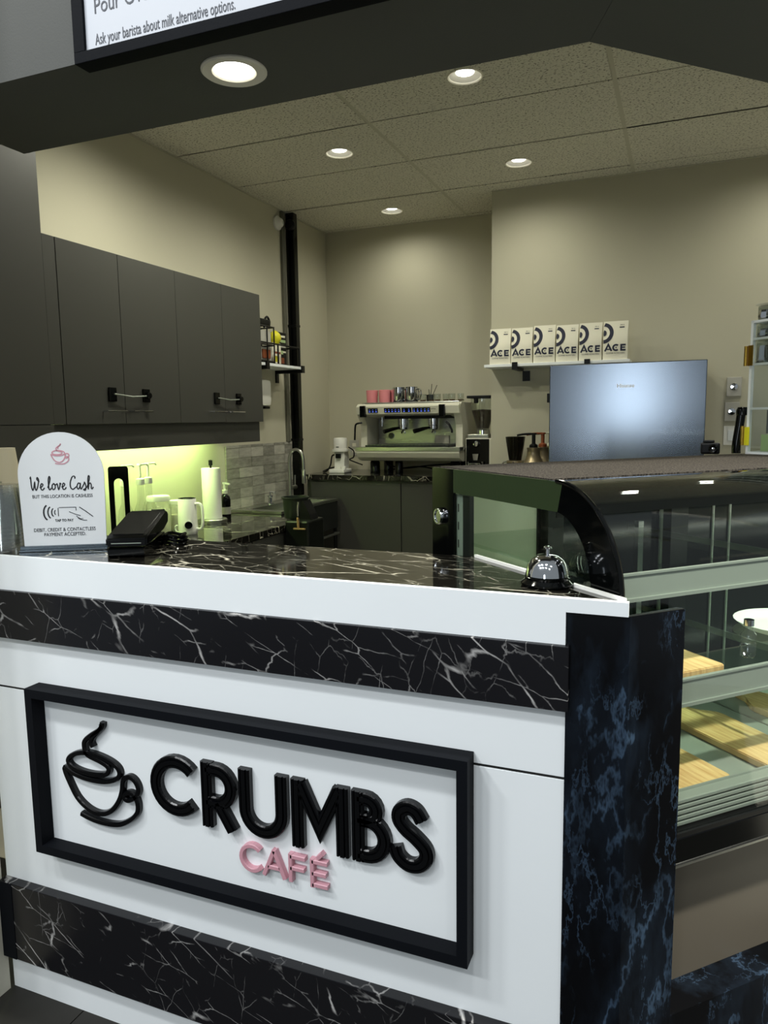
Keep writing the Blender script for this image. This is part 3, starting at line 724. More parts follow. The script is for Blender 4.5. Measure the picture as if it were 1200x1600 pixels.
stroke(bm, [(.038, .108), (.052, .098), (.070, .083)], flat(.002), 0)
stroke(bm, [(.013, .097), (.028, .090), (.040, .086)], flat(.0014), 0)
stroke(bm, [(.030, .086), (.036, .078), (.048, .074), (.055, .074)], flat(.0016), 0)
stroke(bm, [(.032, .083), (.040, .078), (.046, .079)], flat(.0012), 0)
obj('tap_drawing', bm, m_text, cs)
cx0, cz0, k0 = (-1.26, .675, .19)
bm = new()
pf = [(-.0014, 0), (-.0014, .0006), (.0014, .0006), (.0014, 0)]
stroke(bm, [((p.x + 1.26) * .19, (p.y - .675) * .20 + .243) for p in cat([Vector((a_, b_, 0)) for a_, b_ in CUP], 3)], pf, 0)
stroke(bm, [((p.x + 1.26) * .19, (p.y - .675) * .20 + .243) for p in cat([Vector((a_, b_, 0)) for a_, b_ in CUP2], 3)], pf, 0)
obj('cup_drawing', bm, m_pink, cs, label='pink steaming cup drawing')

# card terminal
ct = thing('card_terminal', 'black card payment terminal lying on a cradle in front of the cash sign', 'card terminal', (-1.262, 1.468, 1.184), math.radians(26)); ct.scale = (1.16, 1.16, 1.12)
bm = new(); prism(bm, [(-.105, .006), (-.098, 0), (.045, 0), (.085, .012), (.085, .026), (-.09, .022), (-.105, .018)], -.036, .036, axis='x')
obj('cradle', bm, m_blackgl, ct)
bm = new(); prism(bm, [(-.100, .024), (-.100, .040), (-.085, .047), (.075, .073), (.098, .076), (.110, .066), (.105, .046), (.06, .037), (-.09, .0225)], -.041, .041, axis='x')
bmesh.ops.bevel(bm, geom=list(bm.edges), offset=.003, segments=2, affect='EDGES'); obj('body', bm, m_blackgl, ct)
bm = new(); prism(bm, [(-.083, .0476), (.070, .0726), (.070, .0732), (-.083, .0482)], -.031, .031, axis='x'); obj('screen', bm, m_blackgl, ct)
obj('card_slot', box(new(), -.030, .030, -.1008, -.0995, .030, .0315), m_alu, ct)
# black ribbed stand behind it, simplified to stacked rings
tg = thing('power_cable', 'loose black cable heaped beside the card terminal', 'cable', (-1.225, 1.560, 1.184))
bm = new()
for k in range(3):
    tube(bm, [(.036 * math.cos(a_) * (1 - .12 * k), .030 * math.sin(a_), .006 + .009 * k + .003 * math.sin(3 * a_)) for a_ in [2 * PI * j / 18 for j in range(18)]], .0045, 6, True)
obj('coil', bm, m_blackgl, tg, True)

# nested clear cups, upside down
def cup_mesh(rt, rb, h, t=.0012, rim=.002):
    # upside-down cup: open rim (rb) at the bottom, closed end (rt) at the top
    bm = new(); lathe(bm, [(rb, .002), (rb + rim, .001), (rb + rim, .005), (rb, .006), (rt, h), (0, h), (0, h - t), (rt - t, h - t), (rb - t, .006), (rb - t, .002)], 28, close=False); return bm
first = None
def nested(x, y, n, step, rt, rb, h, m, name, labels, group, z0=1.184):
    proto = None
    for k in range(n):
        if proto is None:
            t = thing(name, labels[0], 'cup', (x, y, z0), 0, group); obj('cup_body', cup_mesh(rt, rb, h), m, t, True); proto = t
        else:
            t = dup(proto, (x, y, z0 + k * step), 0, labels[1] if k < n - 1 else labels[2], group)
    return proto
nested(-1.577, 1.352, 7, .0095, .034, .0455, .112, m_clear, 'plastic_cup',
       ['clear plastic cup at the bottom of the upside-down stack left of the cash sign', 'clear plastic cup nested inside the upside-down stack left of the cash sign', 'clear plastic cup topping the upside-down stack left of the cash sign'], 'nested clear plastic cups')
nested(-1.680, 1.390, 7, .0095, .034, .0455, .112, m_clear, 'plastic_cup',
       ['clear plastic cup at the bottom of the second upside-down stack at the counter end', 'clear plastic cup nested inside the second upside-down stack at the counter end', 'clear plastic cup topping the second upside-down stack at the counter end'], 'nested clear plastic cups at the counter end')
nested(-1.742, 1.500, 10, .0115, .030, .045, .150, m_paper, 'paper_cup',
       ['beige paper cup at the bottom of the tall upside-down stack behind the clear cups', 'beige paper cup nested in the tall upside-down stack, showing only its rim', 'beige paper cup topping the tall upside-down stack behind the clear cups'], 'nested beige paper cups')

# ================================================================== LEFT WALL: tall cabinet, wall cabinets
tc = thing('tall_cabinet', 'tall charcoal cabinet at the left edge beside the wall cabinets', 'cabinet', (-2.6, 1.85, 0))
obj('body', box(new(), LW + .001, -2.446, 1.305, 2.348, 0, 3.02), m_cab, tc, world=True)
for z0, z1 in ((.1, 1.4975), (1.5005, 3.0)):
    obj('door', box(new(), -2.445, -2.426, 1.307, 2.348, z0, z1), m_cab, tc, world=True)
dy = [2.4165, 2.781, 3.192, 3.603, 4.013]
def wall_cab(label, i0, first):
    y0, y1 = dy[i0], dy[i0 + 2]
    t = thing('wall_cabinet', label, 'cabinet', (-2.6, (y0 + y1) / 2, 1.5), 0, 'charcoal wall cabinets')
    obj('body', box(new(), LW + .001, -2.4465, y0, y1, 1.5, 2.268), m_cab, t, world=True)
    if first: obj('filler_strip', box(new(), -2.45, -2.427, 2.350, y0 - .002, 1.5, 2.268), m_cab, t, world=True)
    for k in (0, 1):
        a_, b_ = dy[i0 + k], dy[i0 + k + 1]
        d_ = obj('door', box(new(), -2.445, -2.426, a_ + .0015, b_ - .0015, 1.499, 2.2685, .001), m_cab, t, world=True)
        hy = (b_ - .145, b_ - .02) if k == 0 else (a_ + .03, a_ + .16)
        bm = new(); tube(bm, [(-2.426, hy[0], 1.556), (-2.400, hy[0], 1.556), (-2.400, hy[1], 1.556), (-2.426, hy[1], 1.556)], .0042, 8)
        obj('handle', bm, m_chrome, d_, True, world=True)
    return t
wall_cab('charcoal two-door wall cabinet next to the tall cabinet', 0, True)
wall_cab('charcoal two-door wall cabinet at the right end, nearest the corner shelf', 2, False)
for (ya, yb, z, lab) in ((2.695, 2.925, 1.612, 'black strap lock across the doors of the left wall cabinet'), (3.515, 3.735, 1.642, 'black strap lock across the doors of the right wall cabinet')):
    z = 1.632
    t = thing('cabinet_lock', lab, 'lock', (-2.426, (ya + yb) / 2, z), 0, 'strap locks on the wall cabinets')
    for y in (ya, yb):
        pd = obj('pad', box(new(), -2.426, -2.416, y - .024, y + .024, z - .032, z + .032, .003), m_blackgl, t, world=True)
    bm = new(); lathe(bm, [(.016, 0), (.016, .016), (.012, .02), (0, .02)], 20, T=Tr(-2.416, yb, z) @ Matrix.Rotation(PI / 2, 4, 'Y')); obj('lock_knob', bm, m_blackgl, t, True, world=True)
    bm = new(); tube(bm, [(-2.410, ya, z + .002), (-2.404, (ya + yb) / 2, z - .008), (-2.408, yb, z - .002)], .0035, 8); obj('cable', bm, m_alu, t, True, world=True)
vl = thing('light_valance', 'dark valance board under the wall cabinets', 'valance', (-2.45, 3.2, 1.378))
obj('front_board', box(new(), -2.462, -2.444, 2.352, 3.992, 1.378, 1.4985), m_cab, vl, world=True)
obj('end_board', box(new(), LW + .001, -2.4625, 3.974, 3.992, 1.378, 1.4985), m_cab, vl, world=True)
ul = thing('under_cabinet_light', 'glowing greenish light strip under the wall cabinets', 'light', (-2.62, 3.1, 1.488))
obj('housing', box(new(), -2.66, -2.585, 2.42, 3.83, 1.486, 1.4995), m_alu, ul, world=True)
obj('lamp_strip', box(new(), -2.65, -2.595, 2.44, 3.82, 1.480, 1.486), m_strip, ul, world=True)

# black corner pipe, conduit, wall camera
bp = thing('corner_pipe', 'black vertical pipe from the ceiling to the sink in the left corner', 'pipe', (-2.735, 5.03, .93))
obj('pipe', box(new(), -2.77, -2.705, 4.985, 5.045, .93, CE - .002, .006), m_blackgl, bp, world=True)
for z in (1.35, 2.2):
    obj('bracket', box(new(), LW + .0005, -2.703, 4.983, 5.047, z, z + .018), m_black, bp, world=True)
cdn = thing('grey_conduit', 'thin grey conduit on the wall left of the black corner pipe', 'conduit', (-2.765, 4.93, 1.34))
obj('conduit', box(new(), LW + .0005, -2.755, 4.905, 4.945, 1.345, CE - .005, .004), m_grey, cdn, world=True)
al = thing('wall_alarm', 'round white wall alarm high beside the top of the corner pipe', 'alarm', (LW, 4.86, 2.925))
bm = new(); lathe(bm, [(.05, 0), (.05, .015), (.038, .022), (.03, .04), (.018, .05), (0, .052)], 28, T=Tr(LW, 4.865, 2.925) @ Matrix.Rotation(PI / 2, 4, 'Y')); obj('housing', bm, m_whitepl, al, True, world=True)
bm = new(); lathe(bm, [(.012, .052), (.010, .056), (0, .058)], 16, T=Tr(LW, 4.865, 2.925) @ Matrix.Rotation(PI / 2, 4, 'Y')); obj('sensor_lens', bm, m_clear, al, True, world=True)
kn = thing('pipe_collar_knob', 'round black knob on the corner pipe just under the ceiling', 'knob', (-2.70, 4.965, 2.93))
bm = new(); lathe(bm, [(.034, 0), (.038, .008), (.038, .03), (.03, .04), (0, .042)], 24, T=Tr(-2.72, 4.984, 2.93) @ Matrix.Rotation(PI / 2, 4, 'X')); obj('knob_body', bm, m_black, kn, True, world=True)
# paper towel dispenser behind the wall cabinet's end
td = thing('towel_dispenser', 'white wall dispenser just right of the wall cabinets', 'dispenser', (LW, 4.57, 1.60))
bm = new(); box(bm, LW + .0005, LW + .10, 4.40, 4.555, 1.605, 1.79, .03); obj('cover', bm, m_whitepl, td, True, world=True)
obj('push_tab', box(new(), LW + .02, LW + .085, 4.48, 4.545, 1.588, 1.604, .003), m_black, td, world=True)

# corner shelf with its rail
sh = thing('corner_shelf', 'small white shelf with black guard rail on the left wall beside the pipe', 'shelf', (LW, 4.5, 1.88))
sx0, sx1, sy0, sy1, sz = LW + .001, -2.56, 4.12, 4.80, 1.868
obj('board', box(new(), sx0, sx1, sy0, sy1, sz, sz + .018, .001), m_white, sh, world=True)
obj('back_edge', box(new(), sx0, sx1 - .003, sy0, sy1 - .02, sz + .018, sz + .021), m_black, sh, world=True)
bm = new()
tube(bm, [(sx1 - .01, sy0, sz + .15), (sx1 - .01, sy1 - .03, sz + .15), (sx0 + .01, sy1 - .03, sz + .15)], .006, 6)
for y in (sy0 + .05, 4.47, sy1 - .03): tube(bm, [(sx1 - .01, y, sz + .021), (sx1 - .01, y, sz + .15)], .006, 6)
obj('guard_rail', bm, m_black, sh, world=True)
for y in (4.30, 4.79):
    bm = new(); box(bm, sx0, sx1 + .012, y - .018, y + .018, sz - .024, sz - .0005); box(bm, sx1 + .0005, sx1 + .012, y - .018, y + .018, sz - .0005, sz + .026); box(bm, sx0, sx0 + .012, y - .018, y + .018, sz - .09, sz - .024)
    obj('bracket', bm, m_black, sh, world=True)
def packet(name, lab, cat_, y, w, x, h, d_, m, bands):
    t = thing(name, lab, cat_, (x, y, sz + .0212))
    bm = new(); box(bm, -d_ / 2, d_ / 2, -w / 2, w / 2, 0, h, .003); obj('pack', bm, m, t)
    for z0, z1, y0, y1, mm in bands:
        obj('printed_patch', box(new(), d_ / 2, d_ / 2 + .0006, y0 * w, y1 * w, z0 * h, z1 * h), mm, t)
    return t
packet('snack_box', 'black printed snack box standing at the right of the corner shelf', 'box', 4.675, .13, -2.68, .235, .05, m_black,
       [(.55, .62, -.4, .4, m_plate), (.70, .78, -.4, .4, m_green), (.85, .91, -.35, .35, m_ivory), (.35, .46, -.4, .1, m_green), (.08, .25, -.4, .2, m_copper), (.40, .45, .1, .4, m_ivory)])
yb = thing('lemon_pack', 'yellow and white lemon shaped pack on the corner shelf', 'pack', (-2.64, 4.555, sz + .0212))
bm = new(); box(bm, -.015, .015, -.055, .055, 0, .15, .008); obj('carton', bm, m_ivory, yb)
bm = new(); lathe(bm, [(0, 0), (.016, .004), (.036, .03), (.044, .055), (.036, .08), (.016, .10), (0, .105)], 20, T=Tr(-.0, 0, .130)); obj('lemon_top', bm, m_yellow, yb, True)
obj('label_patch', box(new(), .015, .0158, -.045, .02, .02, .06), m_yellow, yb)
obj('label_patch', box(new(), .015, .0158, -.03, .045, .075, .09), m_copper, yb)
wc = thing('wire_caddy', 'black wire caddy holding packets at the left of the corner shelf', 'caddy', (-2.64, 4.365, sz + .0212))
bm = new()
for z in (.01, .12, .24): tube(bm, [(-.05, -.09, z), (.05, -.09, z), (.05, .09, z), (-.05, .09, z)], .005, 6, True)
for x_, y_ in ((-.05, -.09), (.05, -.09), (.05, .09), (-.05, .09), (.05, 0)): tube(bm, [(x_, y_, .0), (x_, y_, .245)], .005, 6)
obj('wire_frame', bm, m_black, wc)
for z in (.02, .13): 
    obj('packet', box(new(), -.035, .035, -.075, .075, z, z + .085, .004), m_plate, wc)
obj('packet', box(new(), .036, .044, -.05, .05, .03, .09, .002), m_copper, wc)
bm = new(); tube(bm, cat([(0, .05, .24), (0, .06, .29), (0, .09, .315), (0, .12, .29), (0, .115, .25)], 4), .008, 8); obj('hook_handle', bm, m_black, wc, True)
bm = new(); box(bm, -.045, .045, -.09, .06, .247, .29, .012); obj('top_pouch', bm, m_black, wc)

# backsplash tiles (pieces of the wall)
cols = [4.090, 4.245, 4.400, 4.555, 4.710, 4.865, 4.980]
z = .918; row = 0
while z < 1.33:
    h = .068
    for i in range(len(cols) - 1):
        off = 0
        bm = new(); box(bm, LW + .0005, LW + .009 + random.uniform(0, .003), cols[i] + .0012, cols[i + 1] - .0012, z + .001, min(z + h, 1.345) - .001)
        o = obj('backsplash_tile', bm, m_splash, wall_left)
    z += h; row += 1

# ================================================================== left worktop, sink
lc = thing('base_cabinet', 'low charcoal counter along the left wall under the light strip', 'counter', (-2.45, 3.2, 0))
obj('body', box(new(), LW + .001, -2.155, 2.352, 3.90, .1, .862), m_cab, lc, world=True)
obj('plinth', box(new(), LW + .001, -2.20, 2.352, 3.90, 0, .1), m_cabdark, lc, world=True)
obj('worktop', box(new(), LW + .001, -2.125, 2.350, 4.10, .862, .900, .002), m_marbletop, lc, world=True, label='polished dark stone worktop')
for a_, b_ in ((2.36, 2.86), (2.87, 3.37), (3.38, 3.89)):
    d_ = obj('door', box(new(), -2.154, -2.136, a_, b_, .12, .855, .001), m_cab, lc, world=True)
sk = thing('sink_unit', 'small stainless hand sink on a dark stand in the left corner', 'sink', (-2.58, 4.55, 0))
bm = new(); skz = .918
# rim with basin opening
x0, x1, y0, y1 = LW + .012, -2.385, 4.125, 4.975
ix0, ix1, iy0, iy1 = x0 + .10, x1 - .035, y0 + .08, y1 - .10
O = [bm.verts.new(v) for v in ((x0, y0, skz), (x1, y0, skz), (x1, y1, skz), (x0, y1, skz))]
I = [bm.verts.new(v) for v in ((ix0, iy0, skz), (ix1, iy0, skz), (ix1, iy1, skz), (ix0, iy1, skz))]
Bv = [bm.verts.new(v) for v in ((ix0 + .02, iy0 + .02, skz - .15), (ix1 - .02, iy0 + .02, skz - .15), (ix1 - .02, iy1 - .02, skz - .15), (ix0 + .02, iy1 - .02, skz - .15))]
D = [bm.verts.new(v.co - Vector((0, 0, .017))) for v in O]
for k in range(4):
    j = (k + 1) % 4
    bm.faces.new((O[k], O[j], I[j], I[k])); bm.faces.new((I[k], I[j], Bv[j], Bv[k])); bm.faces.new((D[k], D[j], O[j], O[k]))
bm.faces.new(Bv)
obj('basin', bm, m_steel, sk, world=True)
obj('apron', box(new(), -2.40, -2.388, 4.105, 4.97, .70, .9), m_dark, sk, world=True)
obj('side_apron', box(new(), -2.76, -2.402, 4.962, 4.974, .70, .9), m_dark, sk, world=True)
for y in (4.13, 4.955):
    for x in (-2.74, -2.405):
        bm = new(); tube(bm, [(x, y, 0), (x, y, .70)], .014, 10); obj('leg', bm, m_black, sk, True, world=True)
bm = new(); tube(bm, [(-2.372, 4.10, .66), (-2.372, 4.95, .66)], .009, 8); tube(bm, [(-2.405, 4.94, .66), (-2.372, 4.94, .66)], .008, 8); tube(bm, [(-2.405, 4.13, .66), (-2.372, 4.13, .66)], .008, 8); obj('towel_bar', bm, m_steel, sk, True, world=True)
fc = thing('gooseneck_faucet', 'tall brass toned gooseneck tap at the back of the hand sink', 'faucet', (-2.715, 4.84, .918))
bm = new(); tube(bm, cat([(0, 0, 0), (0, 0, .2), (0, 0, .30), (.02, 0, .355), (.06, 0, .372), (.10, 0, .35), (.115, 0, .30), (.118, 0, .22)], 5), .012, 10); obj('spout', bm, m_steel, fc, True)
obj('base_collar', lathe(new(), [(.024, 0), (.024, .012), (.018, .02), (0, .02)], 20), m_steel, fc, True)
bm = new(); tube(bm, [(0, .012, .085), (0, .085, .085)], .017, 10); tube(bm, [(0, .075, .095), (.0, .08, .175)], .006, 8); obj('lever', bm, m_steel, fc, True)
bm = new(); lathe(bm, [(.014, .12), (.016, .125), (.016, .22), (.013, .225)], 14, c=(.118, 0, .0)); obj('spray_head', bm, m_steel, fc, True)
sp = thing('soap_pump', 'small chrome soap pump on the sink rim', 'soap pump', (-2.70, 4.52, .918))
bm = new(); lathe(bm, [(.028, 0), (.028, .006), (.014, .012), (.012, .045), (.018, .05), (.018, .06), (0, .062)], 18); obj('pump_body', bm, m_chrome, sp, True)
bm = new(); tube(bm, [(0, 0, .06), (0, 0, .085), (.045, 0, .08)], .006, 8); obj('spout', bm, m_chrome, sp, True)

# black bin in front of the sink
bn = thing('waste_tub', 'black tapered tub with wide rim on a tall black bin before the sink', 'bin', (-2.10, 3.80, 0))
obj('lower_bin', box(new(), -.018, .135, -.10, .10, 0, .93, .012), m_cork, bn)
obj('tub', lathe(new(), [(.060, .931), (.066, .94), (.076, 1.045), (.082, 1.05), (.082, 1.058), (.070, 1.058), (.060, .95), (0, .945)], 28), m_darkgr, bn, True)
bm = new(); prism(bm, [(.05, .931), (.125, .931), (.115, .96), (.075, 1.04), (.05, 1.04)], -.045, .045, axis='y'); obj('side_wedge', bm, m_black, bn)
br = thing('tan_brush', 'tan handled brush hooked on the black bin', 'brush', (-2.025, 3.690, .85))
bm = new(); tube(bm, [(0, 0, .04), (0, -.004, .10)], .007, 8); obj('handle', bm, m_gold, br, True)
bm = new(); tube(bm, [(0, -.004, .11), (.0, -.004, .15), (.004, 0, .19)], .004, 8); obj('ferrule', bm, m_chrome, br, True)
obj('ledge', box(new(), -.03, .045, -.006, .004, .032, .0395), m_gold, br)
tw = thing('white_cloth', 'crumpled white cloth hanging low on the sink towel bar', 'cloth', (-2.36, 4.30, .62))
bm = new()
gx = []
for i in range(7):
    rowv = []
    for j in range(9):
        a_ = -.06 + .12 * j / 8
        rowv.append(bm.verts.new((.006 * math.sin(j * 1.9) + .012 * math.sin(i * .9) + (.0 if i else .0), a_ * (1 + .05 * i), .055 - .022 * i)))
    gx.append(rowv)
for i in range(6):
    for j in range(8): bm.faces.new((gx[i][j], gx[i][j + 1], gx[i + 1][j + 1], gx[i + 1][j]))
o = obj('cloth_sheet', bm, m_cloth, tw, True); md = o.modifiers.new('thick', 'SOLIDIFY'); md.thickness = .004

# ------------------------------------------------------------------ on the left worktop
mg = thing('milk_frother', 'white electric milk frother jug with a black dial', 'frother', (-2.465, 3.26, .9), math.radians(8))
obj('jug', lathe(new(), [(.046, 0), (.050, .004), (.052, .02), (.048, .19), (.046, .194), (.044, .19), (.046, .02), (0, .015)], 32), m_whitepl, mg, True)
obj('rim', lathe(new(), [(.0465, .1935), (.0465, .1965), (.041, .1965), (.041, .19)], 32, close=False), m_black, mg, True)
bm = new(); lathe(bm, [(.026, 0), (.026, .006), (.02, .007)], 24, T=RZ(.55) @ Tr(0, -.0480, .055) @ Matrix.Rotation(PI / 2, 4, 'X')); dl = obj('dial_bezel', bm, m_whitepl, mg, True)
bm = new(); lathe(bm, [(.020, .006), (.020, .010), (0, .011)], 24, T=RZ(.55) @ Tr(0, -.0480, .055) @ Matrix.Rotation(PI / 2, 4, 'X')); obj('dial', bm, m_blackgl, mg, True)
bm = new(); tube(bm, cat([(.045, .0, .165), (.075, 0, .165), (.088, 0, .14), (.088, 0, .06), (.075, 0, .03), (.048, 0, .03)], 4), .008, 8); obj('handle', bm, m_whitepl, mg, True)
bm = new(); tube(bm, cat([(-.047, .0, .045), (-.07, 0, .042), (-.076, 0, .025), (-.068, 0, .010), (-.047, 0, .012)], 4), .006, 8); obj('cord_loop', bm, m_whitepl, mg, True)
pt = thing('paper_towel_roll', 'white paper towel roll upright on a round steel stand', 'paper towel', (-2.60, 3.68, .9))
obj('stand_base', lathe(new(), [(.085, 0), (.085, .022), (.08, .026), (0, .026)], 36), m_steel, pt, True)
bm = new(); tube(bm, [(0, 0, .02), (0, 0, .36)], .006, 8); lathe(bm, [(.012, .345), (.012, .375), (0, .378)], 16); obj('rod', bm, m_black, pt, True)
obj('roll', lathe(new(), [(.018, .027), (.055, .027), (.056, .03), (.056, .326), (.054, .329), (.018, .329)], 32), m_whitepl, pt, True)
sb = thing('soap_bottle', 'dark soap bottle with a white pump beside the paper towel roll', 'bottle', (-2.63, 3.86, .9))
obj('bottle_body', lathe(new(), [(.030, 0), (.033, .004), (.033, .12), (.028, .14), (.014, .152), (.014, .16), (0, .16)], 24), m_blackgl, sb, True)
bm = new(); lathe(bm, [(.017, .158), (.017, .18), (.008, .184), (.008, .215), (.012, .217), (.012, .228), (0, .229)], 16); tube(bm, [(0, 0, .222), (.045, -.01, .218)], .006, 8); obj('pump', bm, m_whitepl, sb, True)
obj('bottle_label', lathe(new(), [(.0335, .03), (.0335, .075)], 24, close=False), m_plate, sb, True)
def syrup(x, y, lab, h, proto=None):
    if proto is not None: return dup(proto, (x, y, .9), random.uniform(-.4, .2), lab, 'syrup pump bottles under the light strip')
    t = thing('syrup_bottle', lab, 'bottle', (x, y, .9), 0, 'syrup pump bottles under the light strip')
    obj('bottle_body', lathe(new(), [(.034, 0), (.038, .005), (.038, .13), (.034, .16), (.019, .20), (.017, .29), (.0, .29)], 24), m_clear, t, True)
    obj('syrup', lathe(new(), [(.033, .004), (.036, .008), (.036, .10), (.0, .10)], 20), m_ivory, t, True)
    obj('collar', lathe(new(), [(.020, .285), (.022, .29), (.022, .315), (.012, .32), (0, .32)], 18), m_whitepl, t, True)
    bm = new(); tube(bm, [(0, 0, .31), (0, 0, .385)], .006, 8); lathe(bm, [(.012, .382), (.014, .386), (.012, .394), (0, .395)], 14); tube(bm, [(0, 0, .388), (.01, .05, .389), (.012, .062, .38)], .005, 8); obj('pump', bm, m_whitepl, t, True)
    return t
s0 = syrup(-2.60, 2.94, 'clear syrup bottle nearest the cash sign, seen through the slotted black frame', .39)
syrup(-2.58, 3.035, 'clear syrup pump bottle in the middle of the three', .37, s0)
syrup(-2.60, 3.12, 'clear syrup pump bottle nearest the lidded jar', .39, s0)
jr = thing('lidded_jar', 'wide clear jar with a white lid and a dark label strip', 'jar', (-2.635, 3.235, .9))
obj('jar_body', lathe(new(), [(.062, 0), (.066, .006), (.066, .16), (.056, .175), (.056, .18), (0, .18)], 28), m_clear, jr, True)
obj('contents', lathe(new(), [(.055, .004), (.060, .01), (.060, .13), (0, .135)], 24), m_ivory, jr, True)
obj('lid', lathe(new(), [(.060, .178), (.063, .18), (.063, .20), (.058, .207), (0, .21)], 28), m_whitepl, jr, True)
bm = new(); A = [(.0668 * math.cos(a_), .0668 * math.sin(a_)) for a_ in [-1.5 + 1.1 * k / 8 for k in range(9)]]
for z0, z1 in ((.125, .14),):
    V0 = [bm.verts.new((x_, y_, z0)) for x_, y_ in A]; V1 = [bm.verts.new((x_, y_, z1)) for x_, y_ in A]
    for k in range(8): bm.faces.new((V0[k], V0[k + 1], V1[k + 1], V1[k]))
obj('label_strip', bm, m_text, jr)
j2 = thing('small_jar', 'small clear jar with a white lid right of the wide lidded jar', 'jar', (-2.61, 3.36, .9))
obj('jar_body', lathe(new(), [(.040, 0), (.044, .005), (.044, .14), (.038, .15), (0, .15)], 24), m_clear, j2, True)
obj('contents', lathe(new(), [(.034, .003), (.039, .008), (.039, .09), (0, .093)], 20), m_ivory, j2, True)
obj('lid', lathe(new(), [(.042, .148), (.044, .15), (.044, .17), (0, .173)], 24), m_whitepl, j2, True)
bf = thing('slotted_frame', 'black upright frame with a long oval slot behind the cash sign', 'frame', (-2.51, 2.80, .9), math.radians(38)); bf.scale = (1, 1, 1.1)
ow, oh = .044, .36
bm = new(); oo = arc(.034, .348, .012, .012, 0, 90, 4) + arc(-.034, .348, .012, .012, 90, 180, 4) + [(-.046, 0), (.046, 0)]
ii = arc(0, .285, .022, .022, 0, 180, 8) + arc(0, .09, .022, .022, 180, 360, 8)
def ringprism(bm, out, inn, y0, y1):
    # triangulate between loops through bmesh fill
    vs = []
    for y in (y0, y1):
        vo = [bm.verts.new((x_, y, z_)) for x_, z_ in out]; vi = [bm.verts.new((x_, y, z_)) for x_, z_ in inn]
        es = [bm.edges.new((vo[k], vo[(k + 1) % len(vo)])) for k in range(len(vo))] + [bm.edges.new((vi[k], vi[(k + 1) % len(vi)])) for k in range(len(vi))]
        bmesh.ops.triangle_fill(bm, edges=es, use_beauty=True); vs.append((vo, vi))
    for L_ in (0, 1):
        a_, b_ = vs[0][L_], vs[1][L_]
        for k in range(len(a_)): bm.faces.new((a_[k], a_[(k + 1) % len(a_)], b_[(k + 1) % len(a_)], b_[k]))
ringprism(bm, oo, ii, -.007, .007); obj('upright', bm, m_blackgl, bf)
obj('foot', box(new(), -.055, .055, -.06, .05, 0, .012, .003), m_blackgl, bf)

# ================================================================== BACK COUNTER, espresso machine
bc = thing('back_counter', 'charcoal counter with dark marble top along the back wall under the machine', 'counter', (-2.0, 5.3, 0))
obj('body', box(new(), LW + .09, -1.262, 5.06, BW - .002, .1, 1.052), m_cab, bc, world=True)
obj('plinth', box(new(), LW + .09, -1.262, 5.11, BW - .002, 0, .1), m_cabdark, bc, world=True)
obj('countertop', box(new(), -2.695, -1.262, 5.02, BW - .002, 1.052, 1.090, .002), m_marbletop, bc, world=True)
for a_, b_ in ((LW + .13, -1.905), (-1.90, -1.27)):
    obj('door', box(new(), a_ + .002, b_ - .002, 5.042, 5.059, .12, 1.035, .001), m_cab, bc, world=True)
CT = 1.090
# side counter before the fridge wall, carrying the spare hopper and the pumps
s2 = thing('side_counter', 'short charcoal counter left of the fridge, mostly hidden by the display case', 'counter', (-1.0, 4.8, 0))
obj('body', box(new(), -1.245, -.76, 4.55, KW - .002, 0, 1.052), m_cab, s2, world=True)
obj('countertop', box(new(), -1.258, -.755, 4.53, KW - .001, 1.0521, 1.090, .002), m_marbletop, s2, world=True)

em = thing('espresso_machine', 'white two-group espresso machine with cups on top', 'espresso machine', (-1.878, 5.36, CT))
w2 = .403
def E(name, bm, m, **k): return obj(name, bm, m, em, **k)
# belly: curved lower body
def belly(x0, x1, yf):
    pr = [(yf + .0, .180), (yf - .0, .165), (yf + .02, .13), (yf + .06, .108), (yf + .10, .10), (.22, .10), (.22, .180)]
    bm = new(); prism(bm, pr, x0, x1, axis='x'); return bm
E('lower_body', belly(-w2, w2, -.262), m_machine, smooth=False)
E('front_trim', box(new(), -w2 - .006, w2 + .006, -.268, .20, .180, .208, .002), m_steel)
E('drip_tray', box(new(), -.33, .33, -.262, .04, .2085, .222, .002), m_dark)
bm = new()
for k in range(22): box(bm, -.32 + k * .0295, -.308 + k * .0295, -.255, .03, .222, .226)
o = E('drip_grate', bm, m_steel); o['kind'] = 'stuff'
E('back_splash', box(new(), -.345, .345, .045, .06, .208, .43), m_steel)
for s_ in (-1, 1):
    bm = new(); prism(bm, [(-.17, .208), (.22, .208), (.22, .53), (-.20, .53), (-.235, .50), (-.235, .455), (-.17, .37)], s_ * .352, s_ * w2, axis='x'); E('side_cheek', bm, m_machine)
bm = new(); prism(bm, [(-.235, .455), (-.245, .50), (-.215, .525), (.21, .525), (.21, .43), (-.02, .42), (-.15, .44)], -.352, .352, axis='x'); E('head', bm, m_machine)
bm = new(); prism(bm, [(-.2475, .452), (-.2600, .506), (-.225, .528), (-.225, .452)], -.400, .400, axis='x'); fasc = E('control_fascia', bm, m_machine)
def panel(x0, x1, nled, m=m_blackgl):
    T = Tr(0, -.2545, .4795) @ Matrix.Rotation(math.radians(13), 4, 'X')
    bm = new(); box(bm, x0, x1, -.004, .004, -.017, .017, .001, T=T); p_ = E('control_panel', bm, m)
    bm = new()
    for k in range(nled):
        xc = x0 + (k + .5) * (x1 - x0) / nled; box(bm, xc - .006, xc + .006, -.0048, -.0035, -.012, -.006, T=T); box(bm, xc - .004, xc + .004, -.0048, -.0035, .003, .006, T=T)
    o_ = obj('indicator_lights', bm, m_led, p_); o_['kind'] = 'stuff'
panel(-.305, -.225, 3); panel(-.175, -.045, 5); panel(-.035, .040, 2); panel(.048, .185, 5)
